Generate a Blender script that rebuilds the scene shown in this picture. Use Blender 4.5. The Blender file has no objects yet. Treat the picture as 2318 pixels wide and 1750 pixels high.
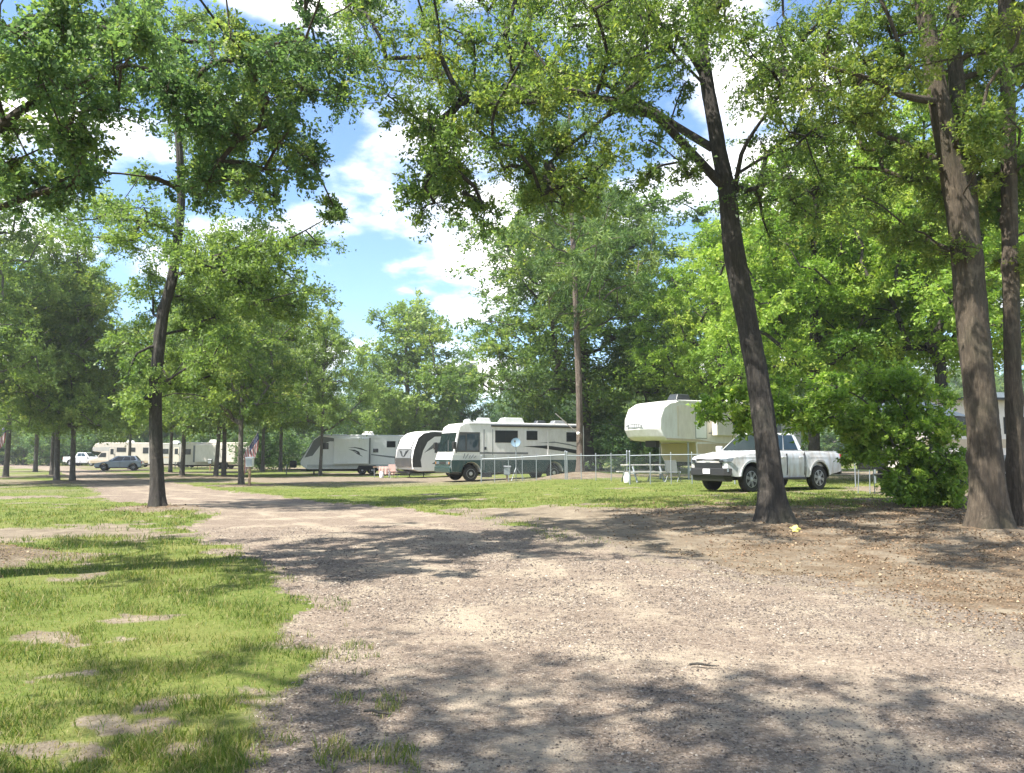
import bpy, bmesh, math, random
import numpy as np
from mathutils import Vector, Matrix

# ------------------------------------------------------------------ camera, sky, sun, exposure
SC = bpy.context.scene
COL = SC.collection
R = math.radians
FPX, CX, CY, EYE, HORIZON = 1750.0, 1159.0, 875.0, 1.55, 1030.0
PITCH = math.atan((HORIZON - CY) / FPX)
cam_d = bpy.data.cameras.new("camera")
cam = bpy.data.objects.new("camera", cam_d); COL.objects.link(cam)
cam.location = (0, 0, EYE)
cam.rotation_euler = (R(90) + PITCH, 0, 0)
cam_d.sensor_width = 36.0
cam_d.lens = FPX / 2318.0 * 36.0
cam_d.clip_start, cam_d.clip_end = 0.05, 3000
SC.camera = cam

SUN_EL = R(57)
SUN_H = Vector((-0.85, -0.53)).normalized()          # horizontal direction towards the sun
SUN_DIR = Vector((SUN_H.x * math.cos(SUN_EL), SUN_H.y * math.cos(SUN_EL), math.sin(SUN_EL)))
sun_d = bpy.data.lights.new("sun", 'SUN'); sun_d.energy = 5.0; sun_d.angle = R(0.53); sun_d.color = (1.0, 0.95, 0.86)
sun = bpy.data.objects.new("sun", sun_d); COL.objects.link(sun)
sun.rotation_euler = SUN_DIR.to_track_quat('Z', 'Y').to_euler()
sun.location = (-20, -20, 40)

world = bpy.data.worlds.new("World"); SC.world = world; world.use_nodes = True
SKY_STRENGTH, CLOUD_BRIGHT = 0.15, 8.0
def build_world():
    nt = world.node_tree; N = nt.nodes; L = nt.links; N.clear()
    out = N.new("ShaderNodeOutputWorld"); bg = N.new("ShaderNodeBackground")
    sky = N.new("ShaderNodeTexSky"); sky.sky_type = 'NISHITA'; sky.sun_disc = False
    sky.sun_elevation = SUN_EL
    sky.sun_rotation = math.atan2(SUN_H.x, SUN_H.y)
    sky.air_density = 1.0; sky.dust_density = 0.6; sky.ozone_density = 1.6
    tc = N.new("ShaderNodeTexCoord"); sep = N.new("ShaderNodeSeparateXYZ"); L.new(tc.outputs["Generated"], sep.inputs[0])
    zz = N.new("ShaderNodeMath"); zz.operation = 'MAXIMUM'; L.new(sep.outputs[2], zz.inputs[0]); zz.inputs[1].default_value = 0.0
    za = N.new("ShaderNodeMath"); za.operation = 'ADD'; L.new(zz.outputs[0], za.inputs[0]); za.inputs[1].default_value = 0.32
    dv = N.new("ShaderNodeVectorMath"); dv.operation = 'DIVIDE'; L.new(tc.outputs["Generated"], dv.inputs[0])
    cmb = N.new("ShaderNodeCombineXYZ"); L.new(za.outputs[0], cmb.inputs[0]); L.new(za.outputs[0], cmb.inputs[1]); cmb.inputs[2].default_value = 1.0
    L.new(cmb.outputs[0], dv.inputs[1])
    mp = N.new("ShaderNodeMapping"); mp.inputs["Location"].default_value = (8.68, 4.92, 0.0); mp.inputs["Scale"].default_value = (1, 1, 1.4)
    L.new(dv.outputs[0], mp.inputs[0])
    n1 = N.new("ShaderNodeTexNoise"); n1.inputs["Scale"].default_value = 2.6; n1.inputs["Detail"].default_value = 9; n1.inputs["Roughness"].default_value = 0.52
    L.new(mp.outputs[0], n1.inputs["Vector"])
    rp = N.new("ShaderNodeValToRGB"); rp.color_ramp.elements[0].position = 0.475; rp.color_ramp.elements[1].position = 0.635
    rp.color_ramp.interpolation = 'EASE'
    L.new(n1.outputs["Fac"], rp.inputs[0])
    mx = N.new("ShaderNodeMix"); mx.data_type = 'RGBA'
    tint = N.new("ShaderNodeMix"); tint.data_type = 'RGBA'; tint.blend_type = 'MULTIPLY'; tint.inputs["Factor"].default_value = 1.0
    L.new(sky.outputs[0], tint.inputs[6]); tint.inputs[7].default_value = (0.61, 0.69, 0.77, 1)
    L.new(rp.outputs[0], mx.inputs["Factor"]); L.new(tint.outputs[2], mx.inputs[6])
    n2 = N.new("ShaderNodeTexNoise"); n2.inputs["Scale"].default_value = 5.0; n2.inputs["Detail"].default_value = 4
    L.new(mp.outputs[0], n2.inputs["Vector"])
    cr = N.new("ShaderNodeMapRange"); cr.inputs["From Min"].default_value = 0.3; cr.inputs["From Max"].default_value = 0.6
    cr.inputs["To Min"].default_value = CLOUD_BRIGHT * 0.55; cr.inputs["To Max"].default_value = CLOUD_BRIGHT
    L.new(n2.outputs["Fac"], cr.inputs[0])
    cc = N.new("ShaderNodeVectorMath"); cc.operation = 'SCALE'; cc.inputs[0].default_value = (1.0, 0.975, 0.94); L.new(cr.outputs[0], cc.inputs["Scale"])
    L.new(cc.outputs[0], mx.inputs[7])
    L.new(mx.outputs[2], bg.inputs[0]); bg.inputs[1].default_value = SKY_STRENGTH
    L.new(bg.outputs[0], out.inputs[0])
build_world()
SC.view_settings.view_transform = 'Standard'; SC.view_settings.look = 'None'
SC.view_settings.exposure = 1.42; SC.view_settings.gamma = 1.0; SC.view_settings.use_curve_mapping = False
SC.render.engine = 'CYCLES'
cy = SC.cycles
cy.max_bounces = 6; cy.diffuse_bounces = 3; cy.glossy_bounces = 2; cy.transmission_bounces = 4; cy.transparent_max_bounces = 6
cy.caustics_reflective = False; cy.caustics_refractive = False; cy.use_denoising = True
cy.sample_clamp_indirect = 4.0

# ------------------------------------------------------------------ small helpers
rng = np.random.default_rng(11)
random.seed(5)

def ray(px, py):
    cx, cy_ = (px - CX) / FPX, (CY - py) / FPX
    s, c = math.sin(PITCH), math.cos(PITCH)
    return cx, c - cy_ * s, s + cy_ * c
def W(px, py, d):                                     # a point on the photograph's bearing at depth d along +Y
    x, y, z = ray(px, py); k = d / y
    return Vector((x * k, d, EYE + z * k))
def sstep(t):
    t = np.clip(t, 0, 1); return t * t * (3 - 2 * t)

_perm = np.random.default_rng(3).random((256, 256))
def vnoise(x, y):
    xi, yi = np.floor(x).astype(int), np.floor(y).astype(int)
    fx, fy = x - xi, y - yi; fx = fx * fx * (3 - 2 * fx); fy = fy * fy * (3 - 2 * fy)
    a = _perm[xi & 255, yi & 255]; b = _perm[(xi + 1) & 255, yi & 255]; c = _perm[xi & 255, (yi + 1) & 255]; d = _perm[(xi + 1) & 255, (yi + 1) & 255]
    return (a * (1 - fx) + b * fx) * (1 - fy) + (c * (1 - fx) + d * fx) * fy
def fbm(x, y, s=1.0, o=4):
    x = np.asarray(x, float) * s; y = np.asarray(y, float) * s; r = 0; a = 0.5; t = 0
    for k in range(o):
        r = r + a * vnoise(x + 17.3 * k, y - 9.1 * k); t += a; a *= 0.5; x = x * 2.03; y = y * 2.03
    return r / t

MOUNDS = []                                           # (x, y, height, radius) soil raised round the trunks
def terrain(x, y):
    x = np.asarray(x, float); y = np.asarray(y, float)
    z = 0.40 * sstep((x + 7) / 15) * sstep((y - 7) / 16)
    for mx, my, mh, mr in MOUNDS:
        z = z + mh * np.exp(-((x - mx) ** 2 + (y - my) ** 2) / (mr * mr))
    return z
def tz(x, y): return float(terrain(x, y))
def hit(px, py):                                      # where a bearing meets the ground
    d = 20.0
    x, y, z = ray(px, py)
    for _ in range(60):
        g = tz(x / y * d, d)
        zn = min(z / y, -0.004)
        d = 0.5 * d + 0.5 * min((g - EYE) / zn, 400)
    return (x / y * d, d)
def gp(px, d):
    x = (px - CX) / FPX * d * 1.004
    return Vector((x, d, tz(x, d)))

# ------------------------------------------------------------------ mesh builder
def mesh_np(name, V, F=None, quads=None, tris=None, tint=None, smooth=False):
    me = bpy.data.meshes.new(name)
    V = np.asarray(V, np.float32)
    idx = []; starts = []; tot = 0; loops = []
    if quads is not None and len(quads):
        q = np.asarray(quads, np.int32); loops.append(q.ravel()); starts.append(np.arange(len(q)) * 4); tot += len(q) * 4
    if tris is not None and len(tris):
        t = np.asarray(tris, np.int32); loops.append(t.ravel()); starts.append(tot + np.arange(len(t)) * 3); tot += len(t) * 3
    loops = np.concatenate(loops).astype(np.int32); starts = np.concatenate(starts).astype(np.int32)
    me.vertices.add(len(V)); me.vertices.foreach_set("co", V.ravel())
    me.loops.add(len(loops)); me.loops.foreach_set("vertex_index", loops)
    me.polygons.add(len(starts)); me.polygons.foreach_set("loop_start", starts)
    if smooth: me.polygons.foreach_set("use_smooth", np.ones(len(starts), bool))
    me.update(calc_edges=True)
    if tint is not None:
        a = me.attributes.new("tint", 'FLOAT', 'FACE'); a.data.foreach_set("value", np.asarray(tint, np.float32))
    return me
def link(name, me, mat=None, parent=None):
    o = bpy.data.objects.new(name, me); COL.objects.link(o)
    if mat is not None and me is not None:
        for m in (mat if isinstance(mat, (list, tuple)) else [mat]): me.materials.append(m)
    if parent: o.parent = parent
    return o
def tag(o, label=None, cat=None, group=None, kind=None):
    if label: o["label"] = label
    if cat: o["category"] = cat
    if group: o["group"] = group
    if kind: o["kind"] = kind
    return o
def empty(name, loc=(0, 0, 0), rz=0, label=None, cat=None, group=None):
    o = bpy.data.objects.new(name, None); COL.objects.link(o); o.empty_display_size = 0.3
    o.location = loc; o.rotation_euler = (0, 0, rz)
    return tag(o, label, cat, group)
def children(o): return [c for c in bpy.data.objects if c.parent == o]
def copy_tree(o, parent=None):
    c = o.copy(); COL.objects.link(c); c.parent = parent
    for ch in list(o.children): copy_tree(ch, c)
    return c

class MB:
    def __init__(s): s.v = []; s.f = []; s.m = []
    def add(s, vs, fs, mi=0):
        b = len(s.v); s.v += [tuple(v) for v in vs]; s.f += [tuple(i + b for i in f) for f in fs]; s.m += [mi] * len(fs); return s
    def box(s, x0, x1, y0, y1, z0, z1, mi=0):
        return s.add([(x0, y0, z0), (x1, y0, z0), (x1, y1, z0), (x0, y1, z0), (x0, y0, z1), (x1, y0, z1), (x1, y1, z1), (x0, y1, z1)],
                     [(0, 3, 2, 1), (4, 5, 6, 7), (0, 1, 5, 4), (1, 2, 6, 5), (2, 3, 7, 6), (3, 0, 4, 7)], mi)
    def prism(s, o, y0, y1, mi=0):                    # outline in x,z pushed along y
        n = len(o)
        return s.add([(x, y0, z) for x, z in o] + [(x, y1, z) for x, z in o],
                     [tuple(range(n)), tuple(range(2 * n - 1, n - 1, -1))] + [(i, i + n, (i + 1) % n + n, (i + 1) % n) for i in range(n)], mi)
    def slab(s, P, t, mi=0):                          # polygon P given thickness t along its normal
        P = [Vector(p) for p in P]; n = (P[1] - P[0]).cross(P[2] - P[0]).normalized() * t; k = len(P)
        return s.add(P + [p + n for p in P], [tuple(range(k - 1, -1, -1)), tuple(range(k, 2 * k))] + [(i, (i + 1) % k, (i + 1) % k + k, i + k) for i in range(k)], mi)
    def loft(s, A, B, mi=0):                          # two rings of equal count, capped
        n = len(A)
        return s.add(list(A) + list(B), [tuple(range(n - 1, -1, -1)), tuple(range(n, 2 * n))] + [(i, (i + 1) % n, (i + 1) % n + n, i + n) for i in range(n)], mi)
    def lathe(s, prof, c, axis='y', n=24, mi=0):      # prof: (radius, offset along axis)
        vs = []; fs = []
        for r, t in prof:
            for k in range(n):
                a = 2 * math.pi * k / n; p, q = r * math.cos(a), r * math.sin(a)
                vs.append({'y': (c[0] + p, c[1] + t, c[2] + q), 'z': (c[0] + p, c[1] + q, c[2] + t), 'x': (c[0] + t, c[1] + p, c[2] + q)}[axis])
        m = len(prof)
        for j in range(m - 1):
            for k in range(n): fs.append((j * n + k, j * n + (k + 1) % n, (j + 1) * n + (k + 1) % n, (j + 1) * n + k))
        fs.append(tuple(range(n - 1, -1, -1))); fs.append(tuple((m - 1) * n + k for k in range(n)))
        return s.add(vs, fs, mi)
    def tube(s, pts, r, n=8, mi=0):
        pts = [Vector(p) for p in pts]; rr = r if isinstance(r, (list, tuple)) else [r] * len(pts)
        vs = []; fs = []
        for i, p in enumerate(pts):
            t = (pts[min(i + 1, len(pts) - 1)] - pts[max(i - 1, 0)]).normalized()
            u = t.cross(Vector((0, 0, 1)) if abs(t.z) < 0.9 else Vector((1, 0, 0))).normalized(); w = t.cross(u)
            for k in range(n):
                a = 2 * math.pi * k / n; vs.append(p + (u * math.cos(a) + w * math.sin(a)) * rr[i])
        for i in range(len(pts) - 1):
            for k in range(n): fs.append((i * n + k, i * n + (k + 1) % n, (i + 1) * n + (k + 1) % n, (i + 1) * n + k))
        fs.append(tuple(range(n - 1, -1, -1))); fs.append(tuple((len(pts) - 1) * n + k for k in range(n)))
        return s.add(vs, fs, mi)
    def build(s, name, mat, parent=None, bevel=0, seg=2, smooth=False):
        me = bpy.data.meshes.new(name); me.from_pydata(s.v, [], s.f)
        me.polygons.foreach_set("material_index", s.m)
        bm = bmesh.new(); bm.from_mesh(me); bmesh.ops.recalc_face_normals(bm, faces=bm.faces); bm.to_mesh(me); bm.free()
        if smooth: me.polygons.foreach_set("use_smooth", [True] * len(me.polygons))
        o = link(name, me, mat, parent)
        if bevel:
            md = o.modifiers.new("bevel", 'BEVEL'); md.width = bevel; md.segments = seg; md.limit_method = 'ANGLE'; md.angle_limit = R(25)
            me.polygons.foreach_set("use_smooth", [True] * len(me.polygons)); md.harden_normals = True
        elif smooth:
            try: me.set_sharp_from_angle(angle=R(40))
            except Exception: pass
        return o

# ------------------------------------------------------------------ materials
def nmat(name):
    m = bpy.data.materials.new(name); m.use_nodes = True; nt = m.node_tree
    return m, nt, nt.nodes, nt.links, nt.nodes["Principled BSDF"]
def ramp(N, L, src, stops, interp='LINEAR'):
    r = N.new("ShaderNodeValToRGB"); r.color_ramp.interpolation = interp
    while len(r.color_ramp.elements) < len(stops): r.color_ramp.elements.new(0.5)
    for e, (p, c) in zip(r.color_ramp.elements, stops): e.position = p; e.color = (c[0], c[1], c[2], 1)
    L.new(src, r.inputs[0]); return r.outputs[0]
def tnoise(N, L, vec, scale, detail=4, rough=0.55, dist=0):
    n = N.new("ShaderNodeTexNoise"); n.inputs["Scale"].default_value = scale; n.inputs["Detail"].default_value = detail
    n.inputs["Roughness"].default_value = rough; n.inputs["Distortion"].default_value = dist
    if vec is not None: L.new(vec, n.inputs["Vector"])
    return n.outputs["Fac"]
def mixc(N, L, f, a, b, mode='MIX'):
    m = N.new("ShaderNodeMix"); m.data_type = 'RGBA'; m.blend_type = mode
    for s, i in ((f, 0), (a, 6), (b, 7)):
        if isinstance(s, (int, float)): m.inputs[i].default_value = s
        elif isinstance(s, tuple): m.inputs[i].default_value = (s[0], s[1], s[2], 1)
        else: L.new(s, m.inputs[i])
    return m.outputs[2]
def bump(N, L, b, h, strength, dist):
    n = N.new("ShaderNodeBump"); n.inputs["Strength"].default_value = strength; n.inputs["Distance"].default_value = dist
    L.new(h, n.inputs["Height"]); L.new(n.outputs[0], b.inputs["Normal"]); return n
def paint(name, col, rough=0.35, dirt=0.25, dirtcol=(0.30, 0.25, 0.19), metal=0.0, scale=1.6, low=True, coat=0.0):
    m, nt, N, L, b = nmat(name)
    tc = N.new("ShaderNodeTexCoord")
    mp = N.new("ShaderNodeMapping"); mp.inputs["Scale"].default_value = (1.0, 1.0, 0.35); L.new(tc.outputs["Object"], mp.inputs[0])
    n = tnoise(N, L, mp.outputs[0], scale * 3, 6, 0.65)
    f = ramp(N, L, n, [(0.40, (0, 0, 0)), (0.66, (dirt, dirt, dirt))])
    c = mixc(N, L, f, col, dirtcol)
    L.new(c, b.inputs["Base Color"]); b.inputs["Roughness"].default_value = rough; b.inputs["Metallic"].default_value = metal
    if coat: b.inputs["Coat Weight"].default_value = coat; b.inputs["Coat Roughness"].default_value = 0.08
    return m
def plain(name, col, rough=0.6, metal=0.0, spec=None):
    m, nt, N, L, b = nmat(name)
    tc = N.new("ShaderNodeTexCoord"); n = tnoise(N, L, tc.outputs["Object"], 9, 3)
    c = mixc(N, L, n, tuple(k * 0.85 for k in col), tuple(min(1, k * 1.15) for k in col))
    L.new(c, b.inputs["Base Color"]); b.inputs["Roughness"].default_value = rough; b.inputs["Metallic"].default_value = metal
    return m
def glassy(name, col, rough=0.05):
    m, nt, N, L, b = nmat(name)
    tc = N.new("ShaderNodeTexCoord"); n = tnoise(N, L, tc.outputs["Object"], 2.5, 2)
    L.new(mixc(N, L, n, tuple(k * 0.6 for k in col), tuple(k * 1.4 for k in col)), b.inputs["Base Color"])
    b.inputs["Roughness"].default_value = rough; b.inputs["IOR"].default_value = 1.5
    return m
M = {}
M['rv_white'] = paint('rv_white', (0.74, 0.725, 0.71), 0.38, 0.22)
M['rv_bright'] = paint('rv_bright', (0.84, 0.84, 0.83), 0.28, 0.08, coat=0.3)
M['rv_silver'] = paint('rv_silver', (0.50, 0.52, 0.52), 0.35, 0.2, metal=0.2)
M['rv_cream'] = paint('rv_cream', (0.76, 0.70, 0.64), 0.45, 0.20)
M['rv_tan'] = paint('rv_tan', (0.55, 0.44, 0.31), 0.5, 0.2)
M['rv_beige'] = paint('rv_beige', (0.68, 0.61, 0.52), 0.5, 0.22)
M['rv_grey'] = paint('rv_grey', (0.47, 0.46, 0.43), 0.5, 0.25)
M['rv_olive'] = paint('rv_olive', (0.42, 0.36, 0.17), 0.5, 0.2)
M['green'] = paint('dark_green_paint', (0.006, 0.036, 0.038), 0.25, 0.12, coat=0.4)
M['stripe_dark'] = plain('dark_stripe', (0.035, 0.04, 0.045), 0.35)
M['stripe_grey'] = plain('grey_stripe', (0.16, 0.17, 0.18), 0.4)
M['charcoal'] = paint('charcoal_cap', (0.035, 0.037, 0.04), 0.3, 0.1)
M['truck'] = paint('truck_white', (0.68, 0.70, 0.72), 0.22, 0.12, (0.42, 0.36, 0.28), coat=0.6)
M['truck_side'] = paint('truck_dusty_white', (0.58, 0.60, 0.62), 0.38, 0.75, (0.33, 0.28, 0.22), scale=1.5, coat=0.2)
M['car_blue'] = paint('car_bluegrey', (0.20, 0.25, 0.31), 0.25, 0.1, metal=0.3, coat=0.6)
M['black'] = plain('black_plastic', (0.018, 0.018, 0.019), 0.55)
M['rubber'] = plain('tyre_rubber', (0.022, 0.021, 0.020), 0.85)
M['alloy'] = plain('wheel_alloy', (0.50, 0.50, 0.50), 0.4, 0.25)
M['steel'] = plain('galvanised_steel', (0.30, 0.33, 0.35), 0.5, 0.5)
M['wire'] = plain('fence_wire', (0.24, 0.27, 0.29), 0.5, 0.5)
M['chrome'] = plain('bright_metal', (0.7, 0.7, 0.7), 0.2, 0.9)
M['glass'] = glassy('dark_glass', (0.02, 0.026, 0.03))
M['glass_blue'] = glassy('tinted_glass', (0.030, 0.05, 0.062))
M['glass_dark'] = glassy('windscreen_glass', (0.012, 0.02, 0.022), 0.12); M['glass_dark'].node_tree.nodes['Principled BSDF'].inputs['IOR'].default_value = 1.28
M['lamp'] = plain('headlight_lens', (0.16, 0.19, 0.22), 0.12, 0.3)
M['red'] = plain('red_lens', (0.45, 0.02, 0.02), 0.25)
M['amber'] = plain('amber_lens', (0.7, 0.25, 0.03), 0.3)
M['plate'] = plain('plate_white', (0.75, 0.75, 0.76), 0.4)
M['wood'] = plain('weathered_wood', (0.30, 0.20, 0.13), 0.8)
M['cloth_pink'] = plain('faded_cloth', (0.62, 0.42, 0.36), 0.9)
M['tarp'] = plain('blue_grey_tarp', (0.05, 0.068, 0.095), 0.8)
M['plastic_white'] = plain('white_plastic', (0.78, 0.78, 0.76), 0.4)
M['flag_red'] = plain('flag_red', (0.24, 0.08, 0.075), 0.9)
M['flag_white'] = plain('flag_white', (0.36, 0.32, 0.31), 0.9)
M['flag_blue'] = plain('flag_blue', (0.04, 0.05, 0.10), 0.9)
M['dish'] = plain('dish_bluegrey', (0.12, 0.19, 0.25), 0.7)
M['yellow'] = plain('yellow_leaf', (0.75, 0.68, 0.18), 0.7)

def bark(name, dark, light, moss=0.25, scale=1.0):
    m, nt, N, L, b = nmat(name)
    tc = N.new("ShaderNodeTexCoord")
    mp = N.new("ShaderNodeMapping"); mp.inputs["Scale"].default_value = (9 * scale, 9 * scale, 1.6 * scale); L.new(tc.outputs["Object"], mp.inputs[0])
    n1 = tnoise(N, L, mp.outputs[0], 2.2, 9, 0.78, 0.9)
    n2 = tnoise(N, L, tc.outputs["Object"], 1.1, 4)
    n3 = tnoise(N, L, tc.outputs["Object"], 3.4, 5, 0.6)
    c = ramp(N, L, n1, [(0.28, tuple(k * 0.45 for k in dark)), (0.5, dark), (0.75, light)])
    f = ramp(N, L, n2, [(0.5, (0, 0, 0)), (0.7, (moss,) * 3)])
    c = mixc(N, L, f, c, (0.05, 0.065, 0.03))
    g = ramp(N, L, n3, [(0.56, (0, 0, 0)), (0.72, (0.5, 0.5, 0.5))])
    c = mixc(N, L, g, c, tuple(min(1, k * 1.35) for k in light))
    L.new(c, b.inputs["Base Color"]); b.inputs["Roughness"].default_value = 0.92
    bump(N, L, b, n1, 1.0, 0.09)
    return m
M['bark_dark'] = bark('bark_dark', (0.050, 0.043, 0.036), (0.135, 0.115, 0.098), 0.3)
M['bark_brown'] = bark('bark_brown', (0.10, 0.077, 0.054), (0.225, 0.178, 0.128), 0.35)
M['bark_pine'] = bark('bark_pine', (0.13, 0.10, 0.08), (0.26, 0.21, 0.17), 0.1)
M['bark_grey'] = bark('bark_grey', (0.11, 0.10, 0.085), (0.27, 0.245, 0.21), 0.25)

def leafmat(name, stops, trans=0.38, rough=0.5):
    m, nt, N, L, b = nmat(name)
    at = N.new("ShaderNodeAttribute"); at.attribute_name = "tint"
    oi = N.new("ShaderNodeObjectInfo")
    ad = N.new("ShaderNodeMath"); ad.operation = 'MULTIPLY_ADD'; L.new(oi.outputs["Random"], ad.inputs[0]); ad.inputs[1].default_value = 0.16; L.new(at.outputs["Fac"], ad.inputs[2])
    sb = N.new("ShaderNodeMath"); sb.operation = 'SUBTRACT'; L.new(ad.outputs[0], sb.inputs[0]); sb.inputs[1].default_value = 0.08
    c = ramp(N, L, sb.outputs[0], stops)
    L.new(c, b.inputs["Base Color"]); b.inputs["Roughness"].default_value = rough; b.inputs["Specular IOR Level"].default_value = 0.35
    tr = N.new("ShaderNodeBsdfTranslucent"); 
    L.new(mixc(N, L, 1.0, c, (1.25, 1.3, 0.7), 'MULTIPLY'), tr.inputs[0])
    ms = N.new("ShaderNodeMixShader"); ms.inputs[0].default_value = trans
    L.new(b.outputs[0], ms.inputs[1]); L.new(tr.outputs[0], ms.inputs[2])
    L.new(ms.outputs[0], N["Material Output"].inputs[0])
    return m
M['leaf_oak'] = leafmat('leaf_oak', [(0.0, (0.05, 0.10, 0.036)), (0.45, (0.115, 0.19, 0.055)), (0.8, (0.21, 0.28, 0.07)), (1.0, (0.31, 0.34, 0.09))], 0.52)
M['leaf_deep'] = leafmat('leaf_deep', [(0.0, (0.055, 0.11, 0.062)), (0.5, (0.12, 0.205, 0.092)), (0.85, (0.20, 0.285, 0.10)), (1.0, (0.29, 0.35, 0.11))], 0.52)
M['leaf_lime'] = leafmat('leaf_lime', [(0.0, (0.09, 0.18, 0.03)), (0.4, (0.205, 0.33, 0.05)), (0.8, (0.34, 0.44, 0.085)), (1.0, (0.47, 0.51, 0.13))], 0.48)
M['leaf_mid'] = leafmat('leaf_mid', [(0.0, (0.09, 0.16, 0.05)), (0.5, (0.21, 0.30, 0.08)), (0.85, (0.31, 0.39, 0.11)), (1.0, (0.40, 0.44, 0.14))], 0.45)
M['leaf_pine'] = leafmat('leaf_pine', [(0.0, (0.05, 0.11, 0.035)), (0.5, (0.12, 0.20, 0.05)), (1.0, (0.26, 0.32, 0.09))], 0.3)
# ------------------------------------------------------------------ ground zones
ROAD_PX_L = [(622, 1741), (700, 1640), (690, 1590), (736, 1552), (786, 1487), (761, 1458), (661, 1448), (612, 1408), (671, 1373), (640, 1320), (617, 1279), (522, 1239), (470, 1222), (438, 1214), (418, 1196),
             (455, 1180), (487, 1160), (450, 1150), (380, 1143), (345, 1141), (280, 1138), (241, 1131), (213, 1107), (182, 1092), (135, 1068), (42, 1058), (-80, 1051), (-300, 1047)]
ROAD_PX_R = [(-300, 1043), (42, 1050), (120, 1053), (230, 1068), (294, 1079), (347, 1087), (420, 1096), (497, 1110), (617, 1122), (671, 1130), (845, 1144), (920, 1153), (1000, 1165),
             (1100, 1180), (1238, 1213), (1364, 1236), (1485, 1259), (1623, 1287), (1733, 1312), (1898, 1330), (2036, 1358), (2146, 1402), (2318, 1463), (2600, 1560)]
road_poly = [hit(*p) for p in ROAD_PX_L] + [hit(*p) for p in ROAD_PX_R]
road_poly += [(12.0, -30.0), (-6.0, -30.0), (-2.2, 0.0), (-1.5, 2.5)]
road_poly = np.array(road_poly)
DIRT_PX = [  # bare soil
    [(-300, 1188), (0, 1194), (150, 1190), (330, 1196), (440, 1196), (470, 1218), (330, 1222), (150, 1222), (0, 1230), (-300, 1230)],
    [(-200, 1125), (0, 1124), (150, 1121), (150, 1126), (0, 1131), (-200, 1133)],
    [(500, 1088), (680, 1078), (860, 1080), (1000, 1082), (1080, 1086), (1080, 1090), (950, 1092), (800, 1091), (650, 1096)],
    [(1880, 1100), (2060, 1100), (2330, 1092), (2600, 1090), (2600, 1110), (2330, 1112), (2100, 1118), (1900, 1112)],
    [(930, 1153), (1080, 1150), (1250, 1146), (1480, 1152), (1700, 1144), (1900, 1148), (1960, 1135), (2060, 1118), (2318, 1104), (2900, 1110), (3600, 1500), (2600, 1560), (2318, 1463), (2146, 1402), (2036, 1358), (1898, 1330),
     (1733, 1312), (1623, 1287), (1485, 1259), (1364, 1236), (1238, 1213), (1100, 1180)],
]
dirt_polys = [np.array([hit(*p) for p in q]) for q in DIRT_PX]
def sdf(poly, x, y):
    x = np.asarray(x, float).ravel(); y = np.asarray(y, float).ravel()
    d = np.full(x.shape, 1e9); ins = np.zeros(x.shape, bool); n = len(poly)
    for i in range(n):
        ax, ay = poly[i]; bx, by = poly[(i + 1) % n]
        ex, ey = bx - ax, by - ay
        t = np.clip(((x - ax) * ex + (y - ay) * ey) / (ex * ex + ey * ey + 1e-9), 0, 1)
        d = np.minimum(d, np.hypot(x - ax - t * ex, y - ay - t * ey))
        c = (ay > y) != (by > y)
        ins ^= c & (x < (bx - ax) * (y - ay) / (by - ay + 1e-12) + ax)
    return np.where(ins, -d, d)
PATCH = [hit(*p) for p in [(300, 1400), (180, 1455), (230, 1520), (60, 1560), (400, 1600), (690, 1560), (270, 1640), (430, 1700), (120, 1440), (560, 1590), (190, 1720), (60, 1690)]]
def zones(x, y):
    """road distance and bare-soil weight at points"""
    x = np.asarray(x, float).ravel(); y = np.asarray(y, float).ravel(); r = np.hypot(x, y)
    wob = (fbm(x, y, 1.3, 4) - 0.5) * np.clip(0.10 * r, 0.35, 1.3) + (fbm(x + 50, y, 5.0, 3) - 0.5) * np.clip(0.05 * r, 0.12, 0.5)
    rd = sdf(road_poly, x, y) + wob
    dirt = np.zeros(x.shape)
    for p in dirt_polys:
        dirt = np.maximum(dirt, sstep((0.35 - sdf(p, x, y) - wob * 1.6) / 1.2))
    pn = fbm(x + 31, y + 7, 0.9, 5)
    dirt = np.maximum(dirt, 0.8 * sstep((pn - 0.63) / 0.10) * (y < 30))
    dirt = np.maximum(dirt, sstep((x - 0.6) / 1.2) * sstep((4.5 - rd) / 1.0) * sstep((21 - y) / 2.5))
    for mx, my in PATCH:
        s = 0.05 + 0.010 * my
        dirt = np.maximum(dirt, 0.72 * sstep(1.5 - np.hypot((x - mx) / (s * 2.4), (y - my) / (s * 1.3)) + (fbm(x, y, 4.5, 4) - .55) * 5.0))
    for mx, my, mh, mr in MOUNDS:
        dd = np.hypot(x - mx, y - my) / mr + (fbm(x, y, 1.7, 3) - .5) * .9
        dirt = np.maximum(dirt, sstep((1.55 - dd) / 0.5))
    far = sstep((r - 22) / 30)
    dirt = np.maximum(dirt, far * 0.65 * sstep((fbm(x + 9, y * 2.2, 0.16, 4) - 0.44) / 0.16))
    edge = sstep((0.45 - rd) / 0.5)                    # thin grass at the road's edge
    dirt = np.maximum(dirt, edge * 0.75 * sstep((fbm(x, y + 40, 2.2, 3) - 0.35) / 0.2))
    return rd, np.clip(dirt, 0, 1)

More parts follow.
